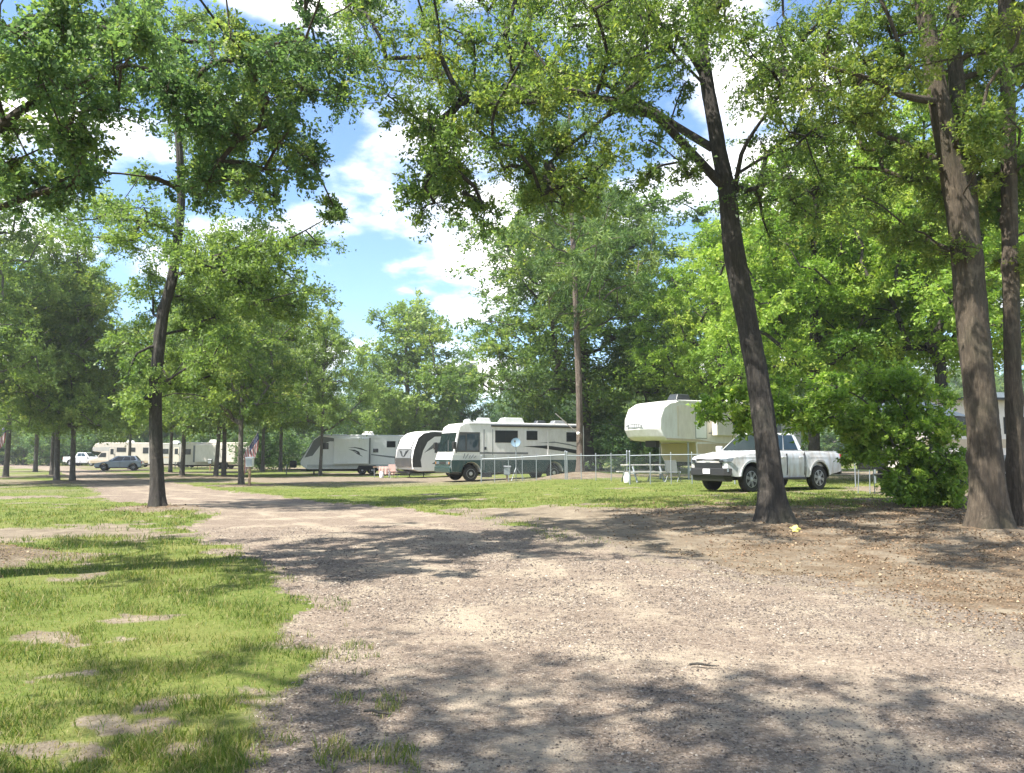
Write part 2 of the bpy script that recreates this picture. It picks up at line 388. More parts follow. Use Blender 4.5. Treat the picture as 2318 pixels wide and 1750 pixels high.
# tree stations come first because soil is raised round the trunks
LEAN = Vector((*hit(1757, 1190), 0)); TWIN = Vector((*hit(2240, 1205), 0)); SLIM = Vector((*hit(2304, 1200), 0))
TALL = Vector((*hit(359, 1151), 0)); PINE = Vector((*hit(1313, 1083), 0)); SAP = Vector((*hit(2085, 1143), 0))
MOUNDS += [(LEAN.x, LEAN.y, 0.10, 1.1), (TWIN.x, TWIN.y, 0.12, 1.5), (TALL.x + .3, TALL.y, 0.08, 1.2), (PINE.x, PINE.y, 0.35, 2.0), (-7.9, 11.3, 0.28, 0.95)]
GREY_TREES = [  # px, depth, height, trunk diameter, lean
    (24, 53), (140, 45), (174, 44.5), (128, 58), (393, 68), (419, 56), (495, 55), (513, 57), (553, 39.5), (729, 66)]
for px, d in GREY_TREES: g = gp(px, d); MOUNDS.append((g.x, g.y, 0.08, 1.3))
for p in (LEAN, TWIN, SLIM, TALL, PINE, SAP): p.z = tz(p.x, p.y)

def ground_material():
    m, nt, N, L, b = nmat('ground')
    geo = N.new("ShaderNodeNewGeometry"); P = geo.outputs["Position"]
    at = N.new("ShaderNodeAttribute"); at.attribute_name = "dirt"
    rt = N.new("ShaderNodeAttribute"); rt.attribute_name = "litter"
    gn = tnoise(N, L, P, 0.55, 6, 0.6); gf = tnoise(N, L, P, 14.0, 5, 0.7); gv = tnoise(N, L, P, 55.0, 3, 0.7)
    grass = ramp(N, L, gn, [(0.30, (0.055, 0.093, 0.018)), (0.5, (0.098, 0.135, 0.028)), (0.70, (0.175, 0.172, 0.06))])
    grass = mixc(N, L, ramp(N, L, gf, [(0.35, (0, 0, 0)), (0.7, (0.75, 0.75, 0.75))]), grass, (0.19, 0.195, 0.062))
    grass = mixc(N, L, ramp(N, L, gv, [(0.30, (0.55, 0.55, 0.55)), (0.55, (0, 0, 0))]), grass, (0.06, 0.10, 0.014))
    dn = tnoise(N, L, P, 2.2, 6, 0.65); df = tnoise(N, L, P, 28.0, 5, 0.75)
    dirt = ramp(N, L, dn, [(0.3, (0.13, 0.106, 0.078)), (0.52, (0.205, 0.170, 0.126)), (0.72, (0.295, 0.25, 0.185))])
    dirt = mixc(N, L, ramp(N, L, df, [(0.32, (0.8, 0.8, 0.8)), (0.5, (0, 0, 0))]), dirt, (0.105, 0.078, 0.053))
    dirt = mixc(N, L, ramp(N, L, df, [(0.58, (0, 0, 0)), (0.72, (0.6, 0.6, 0.6))]), dirt, (0.40, 0.34, 0.25))
    ln = tnoise(N, L, P, 1.5, 5, 0.7)
    lit = ramp(N, L, tnoise(N, L, P, 34.0, 4, 0.8), [(0.35, (0.065, 0.045, 0.03)), (0.55, (0.15, 0.108, 0.07)), (0.7, (0.28, 0.215, 0.14))])
    lm = N.new("ShaderNodeMath"); lm.operation = 'MULTIPLY'; L.new(rt.outputs["Fac"], lm.inputs[0])
    L.new(ramp(N, L, ln, [(0.40, (0, 0, 0)), (0.58, (0.95, 0.95, 0.95))]), lm.inputs[1])
    dirt = mixc(N, L, lm.outputs[0], dirt, lit)
    fn = N.new("ShaderNodeMath"); fn.operation = 'MULTIPLY_ADD'; L.new(df, fn.inputs[0]); fn.inputs[1].default_value = 0.5; L.new(at.outputs["Fac"], fn.inputs[2])
    ff = ramp(N, L, fn.outputs[0], [(0.50, (0, 0, 0)), (0.85, (1, 1, 1))])
    c = mixc(N, L, ff, grass, dirt)
    eg = N.new('ShaderNodeAttribute'); eg.attribute_name = 'edge'
    em = N.new('ShaderNodeMath'); em.operation = 'MULTIPLY_ADD'; L.new(tnoise(N, L, P, 7.0, 6, 0.7), em.inputs[0]); em.inputs[1].default_value = 1.0; L.new(eg.outputs['Fac'], em.inputs[2])
    spk = ramp(N, L, tnoise(N, L, P, 48.0, 4, 0.8), [(0.35, (0.08, 0.064, 0.05)), (0.5, (0.185, 0.153, 0.123)), (0.68, (0.29, 0.245, 0.195))])
    c = mixc(N, L, ramp(N, L, em.outputs[0], [(0.85, (0, 0, 0)), (1.25, (0.9, 0.9, 0.9))]), c, spk)
    L.new(c, b.inputs["Base Color"]); b.inputs["Roughness"].default_value = 0.95; b.inputs["Specular IOR Level"].default_value = 0.1
    bump(N, L, b, df, 0.7, 0.03)
    return m
def gravel_material():
    m, nt, N, L, b = nmat('gravel')
    geo = N.new("ShaderNodeNewGeometry"); P = geo.outputs["Position"]
    v = N.new("ShaderNodeTexVoronoi"); v.inputs["Scale"].default_value = 58.0; L.new(P, v.inputs["Vector"])
    sp = N.new("ShaderNodeSeparateColor"); L.new(v.outputs["Color"], sp.inputs[0])
    stone = ramp(N, L, sp.outputs[0], [(0.0, (0.057, 0.044, 0.035)), (0.3, (0.148, 0.116, 0.091)), (0.7, (0.227, 0.18, 0.142)), (1.0, (0.385, 0.325, 0.26))])
    big = tnoise(N, L, P, 0.9, 6, 0.62); mid = tnoise(N, L, P, 5.5, 6, 0.7); fine = tnoise(N, L, P, 60, 4, 0.8)
    base = ramp(N, L, mid, [(0.32, (0.127, 0.098, 0.075)), (0.5, (0.202, 0.158, 0.121)), (0.7, (0.275, 0.218, 0.163))])
    c = mixc(N, L, 0.55, base, stone)
    c = mixc(N, L, ramp(N, L, fine, [(0.3, (0.85, 0.85, 0.85)), (0.46, (0, 0, 0))]), c, (0.075, 0.058, 0.047))
    ad = N.new("ShaderNodeMath"); ad.operation = 'MULTIPLY_ADD'; L.new(mid, ad.inputs[0]); ad.inputs[1].default_value = 0.35; L.new(big, ad.inputs[2])
    tk = N.new('ShaderNodeAttribute'); tk.attribute_name = 'track'
    ad2 = N.new('ShaderNodeMath'); ad2.operation = 'MULTIPLY_ADD'; L.new(tk.outputs['Fac'], ad2.inputs[0]); ad2.inputs[1].default_value = 0.13; L.new(ad.outputs[0], ad2.inputs[2])
    sandf = ramp(N, L, ad2.outputs[0], [(0.66, (0, 0, 0)), (0.84, (0.6, 0.6, 0.6))])
    c = mixc(N, L, sandf, c, (0.355, 0.30, 0.225))
    eg = N.new('ShaderNodeAttribute'); eg.attribute_name = 'edge'
    em = N.new('ShaderNodeMath'); em.operation = 'MULTIPLY_ADD'; L.new(mid, em.inputs[0]); em.inputs[1].default_value = 1.0; L.new(eg.outputs['Fac'], em.inputs[2])
    soil = ramp(N, L, fine, [(0.3, (0.10, 0.08, 0.058)), (0.5, (0.20, 0.166, 0.123)), (0.7, (0.29, 0.246, 0.182))])
    c = mixc(N, L, ramp(N, L, em.outputs[0], [(0.85, (0, 0, 0)), (1.3, (0.85, 0.85, 0.85))]), c, soil)
    L.new(c, b.inputs["Base Color"]); b.inputs["Roughness"].default_value = 0.95; b.inputs["Specular IOR Level"].default_value = 0.15
    bump(N, L, b, v.outputs["Distance"], 0.55, 0.02)
    return m
M['ground'] = ground_material(); M['gravel'] = gravel_material()
M['pebble'] = leafmat('pebble', [(0.0, (0.055, 0.044, 0.037)), (0.35, (0.135, 0.11, 0.09)), (0.7, (0.225, 0.187, 0.153)), (1.0, (0.38, 0.335, 0.28))], 0.0, 0.9)
M['blade'] = leafmat('grass_blade', [(0.0, (0.045, 0.095, 0.016)), (0.45, (0.105, 0.16, 0.026)), (0.8, (0.18, 0.22, 0.042)), (1.0, (0.33, 0.285, 0.13))], 0.4, 0.6)
M['litter'] = leafmat('leaf_litter', [(0.0, (0.07, 0.042, 0.026)), (0.5, (0.20, 0.13, 0.078)), (0.85, (0.27, 0.195, 0.125)), (1.0, (0.36, 0.28, 0.185))], 0.12, 0.85)

TRACK = np.array([(3.2, -6.0), (2.4, 2.0), hit(1420, 1560), hit(1290, 1400), hit(1100, 1280), hit(880, 1200), hit(650, 1152), hit(420, 1118), hit(290, 1098), hit(200, 1075), hit(110, 1060), hit(0, 1054)])
def track_w(x, y):
    d = np.full(np.shape(x), 1e9)
    for (ax, ay), (bx, by) in zip(TRACK[:-1], TRACK[1:]):
        ex, ey = bx - ax, by - ay; t = np.clip(((x - ax) * ex + (y - ay) * ey) / (ex * ex + ey * ey), 0, 1)
        d = np.minimum(d, np.hypot(x - ax - t * ex, y - ay - t * ey))
    d = d + (fbm(x, y, .8, 3) - .5) * .5
    return np.exp(-((d - .85) / .30) ** 2) * (0.35 + 0.9 * fbm(x + 5, y, .9, 3))
def litter_w(x, y):
    x = np.asarray(x, float); y = np.asarray(y, float)
    w = sstep((x - 1.0) / 4.0) * sstep((24 - y) / 6) * sstep((y - 5) / 3)
    for mx, my, mh, mr in MOUNDS: w = np.maximum(w, 0.9 * np.exp(-((x - mx) ** 2 + (y - my) ** 2) / (mr * mr * 1.6)))
    return w
def build_ground():
    th_f = np.linspace(R(-44), R(44), 430); th_b = np.linspace(R(42), R(318), 60)[1:-1]
    th = np.concatenate([th_f, th_b]); nt_ = len(th)
    rr = np.concatenate([[0.4, 1.0, 1.8, 2.5], np.geomspace(3.1, 420, 300)]); nr = len(rr)
    Rr, Th = np.meshgrid(rr, th, indexing='ij')
    X = (Rr * np.sin(Th)).ravel(); Y = (Rr * np.cos(Th)).ravel()
    rd, dirt = zones(X, Y)
    Z = terrain(X, Y) + (fbm(X, Y, 1.1, 4) - .5) * 0.05 * (rd > 0) + (fbm(X, Y, 3.0, 3) - .5) * 0.02
    Z = Z - 0.025 * sstep((0.1 - rd) / 0.5)
    V = np.stack([X, Y, Z], 1); V = np.vstack([V, [[0, 0, 0]]])
    i = np.arange(nr - 1)[:, None]; j = np.arange(nt_)[None, :]; jn = (j + 1) % nt_
    Q = np.stack([i * nt_ + j, i * nt_ + jn, (i + 1) * nt_ + jn, (i + 1) * nt_ + j], -1).reshape(-1, 4)[:, ::-1]
    c = len(V) - 1; T = np.stack([np.full(nt_, c), np.arange(nt_), (np.arange(nt_) + 1) % nt_], 1)[:, ::-1]
    onroad = rd[Q].mean(1) < 0
    li = litter_w(X, Y)
    for name, sel, tris, mat, lab in (("ground", ~onroad, None, M['ground'], None), ("gravel_road", onroad, T, M['gravel'], None)):
        q = Q[sel]; used = np.unique(np.concatenate([q.ravel(), tris.ravel()] if tris is not None else [q.ravel()]))
        mp = np.full(len(V), -1); mp[used] = np.arange(len(used))
        me = mesh_np(name, V[used], quads=mp[q], tris=mp[tris] if tris is not None else None, smooth=True)
        dv = np.append(dirt, 1)[used]; lv = np.append(li, 0)[used]
        for an, av in (("dirt", dv), ("litter", lv), ("track", np.append(track_w(X, Y), 0)[used]), ("edge", np.append(np.where(rd > 0, sstep((0.9 - rd) / 1.1) * (X > -1), sstep((rd + 0.7) / 0.9) * (X > -1)), 0)[used])):
            a = me.attributes.new(an, 'FLOAT', 'POINT'); a.data.foreach_set("value", av.astype(np.float32))
        tag(link(name, me, mat), kind="structure")
build_ground()
def frustum_points(n, d0, d1, power=1.0, xm=0.70):
    """points spread over the ground in view, denser near the camera"""
    t = rng.random(n) ** power; d = d0 * (d1 / d0) ** t
    x = d * (rng.random(n) * 2 - 1) * xm
    return x, d
def gz(x, y, rd):
    return terrain(x, y) + (fbm(x, y, 1.1, 4) - .5) * 0.05 * (rd > 0) + (fbm(x, y, 3.0, 3) - .5) * 0.02 - 0.025 * sstep((0.1 - rd) / 0.5)
def build_grass():
    x, y = frustum_points(520000, 3.3, 46, 0.95, 0.92)
    rd, dirt = zones(x, y)
    clump = fbm(x + 3, y + 90, 2.6, 4)
    dens = (1 - dirt) * sstep((rd + 0.12) / 0.3) * (0.25 + 1.2 * sstep((clump - 0.36) / 0.2))
    lonely = (rd > -0.7) & (rd < 0.0) & (clump > 0.645) & (y < 9) & (x < 1.2)          # tufts spreading into the gravel
    keep = (rng.random(len(x)) < dens * 0.75) | (lonely & (rng.random(len(x)) < 0.5))
    dry = (~keep) & (rd > 0) & (y < 14) & (x < 1) & (rng.random(len(x)) < 0.30)      # straw on the bare spots
    dryf = dry[keep | dry]; keep = keep | dry
    x, y, rd, clump = x[keep], y[keep], rd[keep], clump[keep]; n = len(x)
    z = gz(x, y, rd) - 0.005
    sc = np.clip(y / 9.0, 0.8, 2.2)
    h = (0.025 + 0.060 * rng.random(n) ** 1.5 + 0.06 * sstep((clump - 0.55) / 0.12) * rng.random(n)) * np.clip(y / 11, 0.72, 1.0) * (1 - .45 * sstep((y - 16) / 12))
    h = np.where(dryf, h * .45, h)
    w = 0.0032 * sc * (0.7 + 0.6 * rng.random(n))
    a = rng.random(n) * 2 * np.pi; lx, ly = np.cos(a), np.sin(a); lean = h * (0.2 + 0.9 * rng.random(n))
    b2 = rng.random(n) * 2 * np.pi; sx, sy = np.cos(b2) * w, np.sin(b2) * w
    P0 = np.stack([x - sx, y - sy, z], 1); P1 = np.stack([x + sx, y + sy, z], 1)
    mx_, my_, mz_ = x + lx * lean * .35, y + ly * lean * .35, z + h * 0.62
    P2 = np.stack([mx_ + sx * .8, my_ + sy * .8, mz_], 1); P3 = np.stack([mx_ - sx * .8, my_ - sy * .8, mz_], 1)
    P4 = np.stack([x + lx * lean, y + ly * lean, z + h], 1)
    V = np.stack([P0, P1, P2, P3, P4], 1).reshape(-1, 3); k = np.arange(n)[:, None] * 5
    q = k + np.array([[0, 1, 2, 3]]); t = k + np.array([[3, 2, 4]])
    ti = np.clip(0.50 + 0.22 * rng.standard_normal(n) + (fbm(x, y, 0.7, 3) - .5) * 0.9, 0, 1)
    ti = np.where((rng.random(n) < 0.20) | dryf, 1.0, ti)
    me = mesh_np("grass", V, quads=q, tris=t, tint=np.concatenate([ti, ti]))
    tag(link("grass", me, M['blade']), "short patchy green grass with bare spots beside the gravel road", "grass", kind="stuff")
def build_pebbles():
    x, y = frustum_points(230000, 3.3, 17, 0.95)
    rd, dirt = zones(x, y)
    dens = fbm(x + 77, y + 3, 1.2, 4)
    keep = (rng.random(len(x)) < (0.30 + 0.9 * sstep((dens - 0.38) / 0.2)) * sstep((0.9 - rd) / 1.0) ** 2) & ((rd < .15) | (x > 0))
    x, y, rd = x[keep][:120000], y[keep][:120000], rd[keep][:120000]; n = len(x)
    tkk = rng.random(n) > 0.65 * track_w(x, y); x, y, rd = x[tkk], y[tkk], rd[tkk]; n = len(x)
    s = (0.0035 + 0.0075 * rng.random(n) ** 3) * np.clip(y / 6.0, 0.9, 1.7)
    z = gz(x, y, rd) + s * 0.15
    base = np.array([[1, 0, 0], [-1, 0, 0], [0, 1, 0], [0, -1, 0], [0, 0, 1], [0, 0, -1]], float)
    f = np.array([[0, 2, 4], [2, 1, 4], [1, 3, 4], [3, 0, 4], [2, 0, 5], [1, 2, 5], [3, 1, 5], [0, 3, 5]])[:4]
    a = rng.random(n) * 2 * np.pi; ca, sa = np.cos(a), np.sin(a)
    B = base[None, :5] * (s[:, None, None] * (0.65 + 0.7 * rng.random((n, 5, 1))))
    B = B + rng.standard_normal(B.shape) * s[:, None, None] * 0.22
    bx = B[..., 0] * ca[:, None] * 1.35 - B[..., 1] * sa[:, None]; by = B[..., 0] * sa[:, None] * 1.35 + B[..., 1] * ca[:, None]
    V = np.stack([bx + x[:, None], by + y[:, None], B[..., 2] * 0.75 + z[:, None]], -1).reshape(-1, 3)
    T = (np.arange(n)[:, None, None] * 5 + f[None]).reshape(-1, 3)
    ti = np.repeat(np.clip(0.45 + 0.27 * rng.standard_normal(n), 0, 1), 4)
    me = mesh_np("gravel", V, tris=T, tint=ti)
    tag(link("gravel", me, M['pebble']), "loose pinkish grey gravel stones strewn over the road", "gravel", kind="stuff")
def build_litter():
    x, y = frustum_points(140000, 4.5, 30, 0.8)
    rd, dirt = zones(x, y)
    w = litter_w(x, y) * (0.25 + sstep((fbm(x, y, 1.5, 4) - 0.40) / 0.14)) * sstep((rd + 0.5) / 0.7)
    keep = rng.random(len(x)) < w * 0.8
    x, y, rd = x[keep], y[keep], rd[keep]; n = len(x)
    z = gz(x, y, rd) + 0.004 + 0.02 * rng.random(n)
    l = (0.018 + 0.03 * rng.random(n)) * np.clip(y / 11, 0.8, 1.5)
    dvec = rng.standard_normal((n, 3)); dvec[:, 2] *= 0.35; dvec /= np.linalg.norm(dvec, axis=1)[:, None]
    up = rng.standard_normal((n, 3)) * 0.45 + np.array([0, 0, 1]); sd = np.cross(up, dvec); sd /= np.linalg.norm(sd, axis=1)[:, None]
    p = np.stack([x, y, z], 1); L_ = l[:, None]
    wd = (0.15 + 0.3 * rng.random(n))[:, None]
    V = np.stack([p - dvec * L_ / 2, p + sd * L_ * wd, p + dvec * L_ / 2, p - sd * L_ * wd], 1).reshape(-1, 3)
    q = np.arange(n)[:, None] * 4 + np.arange(4)[None]
    me = mesh_np("leaf_litter", V, quads=q, tint=np.clip(0.5 + 0.27 * rng.standard_normal(n), 0, 1))
    tag(link("leaf_litter", me, M['litter']), "dry brown fallen leaves and pine straw over the bare soil", "leaf litter", kind="stuff")
build_grass(); build_pebbles(); build_litter()
# ------------------------------------------------------------------ trees
def tubes_mesh(name, paths, smooth=True):
    """paths: list of (points (n,3), radii (n), sides)"""
    VV = []; QQ = []; off = 0
    for pts, rad, ns in paths:
        pts = np.asarray(pts, float); rad = np.asarray(rad, float); n = len(pts)
        if n < 2: continue
        t = np.gradient(pts, axis=0); t /= np.linalg.norm(t, axis=1)[:, None] + 1e-9
        ref = np.array([0.3, 0.9, 0.1]) if abs(t[0, 2]) > 0.7 else np.array([0, 0, 1.0])
        u = np.cross(t, ref); u /= np.linalg.norm(u, axis=1)[:, None] + 1e-9; w = np.cross(t, u)
        a = np.arange(ns) * 2 * np.pi / ns
        rr = rad if rad.ndim == 2 else rad[:, None]
        ring = pts[:, None] + (u[:, None] * np.cos(a)[None, :, None] + w[:, None] * np.sin(a)[None, :, None]) * rr[..., None]
        VV.append(ring.reshape(-1, 3))
        i = np.arange(n - 1)[:, None]; j = np.arange(ns)[None]; jn = (j + 1) % ns
        QQ.append((np.stack([i * ns + j, (i + 1) * ns + j, (i + 1) * ns + jn, i * ns + jn], -1).reshape(-1, 4) + off)[:, ::-1]); off += n * ns
    return mesh_np(name, np.vstack(VV), quads=np.vstack(QQ), smooth=smooth)

def resample(ctrl, step):
    """smooth curve through control rows (x,y,z,r)"""
    c = np.asarray(ctrl, float); out = []
    for i in range(len(c) - 1):
        p0, p1, p2, p3 = c[max(i - 1, 0)], c[i], c[i + 1], c[min(i + 2, len(c) - 1)]
        m = max(2, int(np.linalg.norm(p2[:3] - p1[:3]) / step))
        for k in range(m):
            t = k / m
            out.append(0.5 * (2 * p1 + (p2 - p0) * t + (2 * p0 - 5 * p1 + 4 * p2 - p3) * t * t + (3 * p1 - p0 - 3 * p2 + p3) * t ** 3))
    out.append(c[-1]); return np.array(out)

def leaves(cl, per, size, flat=0.6, droop=0.12, twig=True, seed=0, tint0=0.45, needle=False, spread=0.10):
    """cl: (n,4) clump centres and radii; returns leaf verts, quads, tints and twig paths"""
    g = np.random.default_rng(seed); n = len(cl); cl = np.asarray(cl, float)
    ntw = 9; K = n * ntw
    c = np.repeat(cl[:, :3], ntw, 0); Rr = np.repeat(cl[:, 3], ntw)
    d = g.standard_normal((K, 3)); d[:, 2] = d[:, 2] * flat + 0.10; d /= np.linalg.norm(d, axis=1)[:, None]
    ln = Rr * (0.45 + 0.65 * g.random(K)); c0 = c + g.standard_normal((K, 3)) * (Rr[:, None] * 0.16) * np.array([1, 1, flat])
    S = 5; q_ = max(1, per // (ntw * S)); m = q_ * S                    # side shoots carry the leaves
    tb = 0.25 + 0.75 * g.random((K, S)); sd_ = d[:, None] * 0.75 + g.standard_normal((K, S, 3)) * np.array([.75, .75, .75 * flat + .1])
    sd_ /= np.linalg.norm(sd_, axis=2)[..., None]; sl = ln[:, None] * (0.30 + 0.45 * g.random((K, S)))
    T = g.random((K, S, q_)) ** 0.8
    base_ = c0[:, None] + d[:, None] * (ln[:, None] * tb)[..., None]; base_[..., 2] -= droop * (ln[:, None] * tb) ** 2 / (Rr[:, None] + .2) * 1.6
    pos = base_[:, :, None] + sd_[:, :, None] * (sl[..., None] * T)[..., None]
    pos[..., 2] -= droop * 1.3 * (sl[..., None] * T) ** 2 / (Rr[:, None, None] * .5 + .1)
    pos = pos.reshape(K, m, 3)
    pos = pos + g.standard_normal(pos.shape) * (spread * 0.22 * (0.5 + Rr[:, None, None] * 0.7))
    tw_t = np.repeat(np.repeat(g.standard_normal(n) * 0.14, ntw), m)
    hgt = ((pos[..., 2] - c[:, None, 2]) / (Rr[:, None] + .1)).ravel()
    pos = pos.reshape(-1, 3); k = len(pos)
    ld = np.repeat(d, m, 0) * 0.7 + g.standard_normal((k, 3)) * 0.8 + np.array([0, 0, -0.25]); ld /= np.linalg.norm(ld, axis=1)[:, None]
    up = g.standard_normal((k, 3)) * 0.75 + np.array([0, 0, 0.8]); sd = np.cross(up, ld); sd /= np.linalg.norm(sd, axis=1)[:, None] + 1e-9
    L_ = size * (0.45 + 1.1 * g.random(k) ** 1.4)[:, None]; wd = (0.07 if needle else 0.30) * (0.8 + 0.4 * g.random(k))[:, None]
    if size < 0.062 or needle:                             # the nearest leaves keep four corners
        V = np.stack([pos, pos + ld * L_ * .45 + sd * L_ * wd, pos + ld * L_, pos + ld * L_ * .45 - sd * L_ * wd], 1).reshape(-1, 3)
        Q = np.arange(k)[:, None] * 4 + np.arange(4)[None]
    else:
        wr = sd * L_ * wd; sk = (g.random(k)[:, None] - .5) * .9
        V = np.stack([pos, pos + ld * L_ * (.75 + sk * .4) + wr * (1 + sk), pos + ld * L_ * (.95 - sk * .3) - wr * (1 - sk)], 1).reshape(-1, 3)
        Q = np.arange(k)[:, None] * 3 + np.arange(3)[None]
    ti = np.clip(tint0 + tw_t + g.standard_normal(k) * 0.16 + hgt * 0.06, 0, 1)
    paths = []
    if twig:
        tt = np.linspace(0, 1, 4)[None, :, None]
        P = c0[:, None] + d[:, None] * ln[:, None, None] * tt; P[..., 2] -= droop * (ln[:, None] * tt[..., 0]) ** 2 / (Rr[:, None] + .2) * 1.6
        r = np.array([0.010, 0.007, 0.005, 0.003])
        paths = [(P[i], r, 3) for i in range(K)]
    return V, Q, ti, paths

def grow(trunks, cl, r_tip=0.012, seed=0, limbs=()):
    """limbs linking every clump to the skeleton; trunks are resampled rows"""
    g = np.random.default_rng(seed); nodes = []; par = []; fixed = []
    for tr in trunks:
        prev = -1
        for row in tr[:: max(1, len(tr) // 40)]:
            nodes.append(row[:3]); par.append(prev); fixed.append(row[3]); prev = len(nodes) - 1
    paths = []
    for lb in limbs:
        idx = []
        for row in lb:
            nodes.append(row[:3]); par.append(idx[-1] if idx else -1); fixed.append(row[3]); idx.append(len(nodes) - 1)
    zmin = min(t[:, 2].max() for t in trunks) * 0.0 + np.asarray(nodes)[:, 2].min()
    ztop = max(t[:, 2].max() for t in trunks)
    P = np.array(nodes, float)
    cl = np.asarray(cl, float)
    dist = np.array([np.min(np.linalg.norm(P - c[:3], axis=1)) for c in cl]); order = np.argsort(dist)
    cnt = {}
    for oi in order:
        c = cl[oi, :3]
        dv = P - c; dl = np.linalg.norm(dv, axis=1)
        low = np.clip(dv[:, 2] + 0.35 * np.hypot(dv[:, 0], dv[:, 1]), 0, None)
        base = np.where(P[:, 2] < zmin + 0.22 * (ztop - zmin), 4.0, 0)
        j = int(np.argmin(dl + 0.9 * low + base)); L_ = dl[j]
        k = max(3, int(L_ / 0.45) + 1); t = np.linspace(0, 1, k)[:, None]
        mid = P[j] * 0.5 + c * 0.5 + np.array([0, 0, 0.16 * L_]) + g.standard_normal(3) * 0.07 * L_
        B = (1 - t) ** 2 * P[j] + 2 * t * (1 - t) * mid + t * t * c
        B[1:-1] += g.standard_normal((k - 2, 3)) * 0.035 * min(L_, 2)
        ids = [j]
        for q in B[1:]:
            nodes.append(q); par.append(ids[-1]); fixed.append(None); ids.append(len(nodes) - 1)
        P = np.vstack([P, B[1:]]); paths.append(ids)
    load = np.zeros(len(nodes))
    for ids in paths: load[ids[-1]] += 1
    for i in range(len(nodes) - 1, -1, -1):
        if par[i] >= 0 and fixed[i] is None: load[par[i]] += load[i]
    out = []
    for ids in paths:
        rr = [r_tip * max(load[i], 1) ** 0.5 * 1.35 for i in ids]
        rr[0] = rr[1] * 1.15
        out.append((P[ids], np.array(rr), 6 if max(rr) > 0.03 else 4))
    for lb in limbs: out.append((np.asarray(lb)[:, :3], np.asarray(lb)[:, 3], 10))
    return out

def trunk_path(tr, flare=0.55, ns=22, seed=0, lump=0.05, furrow=0.0):
    """trunk tube with a flared foot and an uneven skin"""
    g = np.random.default_rng(seed); z0 = tr[0, 2]
    a = np.arange(ns) * 2 * np.pi / ns; ph = g.random(6) * 6.28
    h = tr[:, 2:3] - z0
    lob = 0.5 + 0.5 * np.cos(a[None] * 5 + ph[0] + 0.3 * h)
    rad = tr[:, 3:4] * (1 + flare * np.exp(-h / 0.40) * (0.55 + 0.6 * lob) + lump * np.sin(a[None] * 3 + ph[1] + h * 1.1) + lump * 0.7 * np.sin(a[None] * 7 + ph[2] - h * 0.7))
    rad = rad * (1 + 0.03 * (g.random(rad.shape) - .5))
    if furrow:
        A_, H_ = np.meshgrid(a, h[:, 0])
        q = fbm(A_ * 7.0 + 3 + .25 * np.sin(H_ * 3), H_ * 1.3 + seed, 1.0, 3); q2 = fbm(A_ * 3.0, H_ * 2.2 + 40, 1.0, 3)
        ridge = 1 - np.abs(2 * q - 1)                   # bark ridges with furrows between
        rad = rad + furrow * (ridge ** 2 * 1.2 - .5) + furrow * (q2 - .5) * 1.5
        kn = np.random.default_rng(seed + 5)
        for _ in range(7):
            ka, kh = kn.random() * 6.28, kn.random() * 7 + .8; dd = np.hypot(np.angle(np.exp(1j * (A_ - ka))) * .28, (H_ - kh)) / .13
            rad = rad + 0.045 * np.exp(-dd ** 2) * (dd > .35)
    return (tr[:, :3], rad, ns)

def make_tree(name, base, trunks, cl, leaf, barkm, per=300, size=0.09, label=None, cat="tree", group=None, seed=0, flat=0.6, droop=0.12,
              twig=True, tint0=0.45, limbs=(), r_tip=0.012, flare=0.55, needle=False, spread=0.10, connect=True, furrow=0.0, tscale=1.0):
    """trunks, limbs (control rows) and clumps in world space; everything is stored relative to the foot"""
    base = Vector(base); off = np.array([*base]); 
    root = empty(name, base, 0, label, cat, group)
    tr = []
    for t in trunks:
        t = resample(t, 0.06 if furrow else 0.18); t[:, :3] -= off; t[:, 3] *= tscale; tr.append(t)
    lb = []
    for l in limbs:
        l = resample(l, 0.3); l[:, :3] -= off; lb.append(l)
    cl = np.array(cl, float); cl[:, :3] -= off
    link("trunk", tubes_mesh("trunk", [trunk_path(t, flare if i == 0 else 0.0, 72 if furrow else 22, seed + i, furrow=furrow) for i, t in enumerate(tr)]), barkm, root)
    br = grow(tr, cl, r_tip, seed, lb) if connect else [(np.asarray(l)[:, :3], np.asarray(l)[:, 3], 8) for l in lb]
    V, Q, ti, tw = leaves(cl, per, size, flat, droop, twig, seed + 1, tint0, needle, spread)
    bo = link("branches", tubes_mesh("branches", br + tw), barkm, root)
    cr = link("crown", mesh_np("crown", V, quads=Q if Q.shape[1] == 4 else None, tris=Q if Q.shape[1] == 3 else None, tint=ti), leaf, root); tag(cr, kind="stuff")
    tag(bo, kind="stuff")
    return root

def region(px, py, rx, ry, d0, d1, n, r0, r1, g, keep=None):
    """clump centres through a part of a crown, seen on a bearing and spread in depth"""
    out = []
    while len(out) < n:
        u, v = g.random(2) * 2 - 1
        if u * u + v * v > 1: continue
        w = W(px + u * rx, py + v * ry, d0 + (d1 - d0) * g.random())
        if keep and not keep(w): continue
        out.append((*w, r0 + (r1 - r0) * g.random()))
    return out
def pxpath(rows):                                     # (px, py, depth, radius) rows to world rows
    return [(*W(a, b, d), r) for a, b, d, r in rows]

g = np.random.default_rng(21)
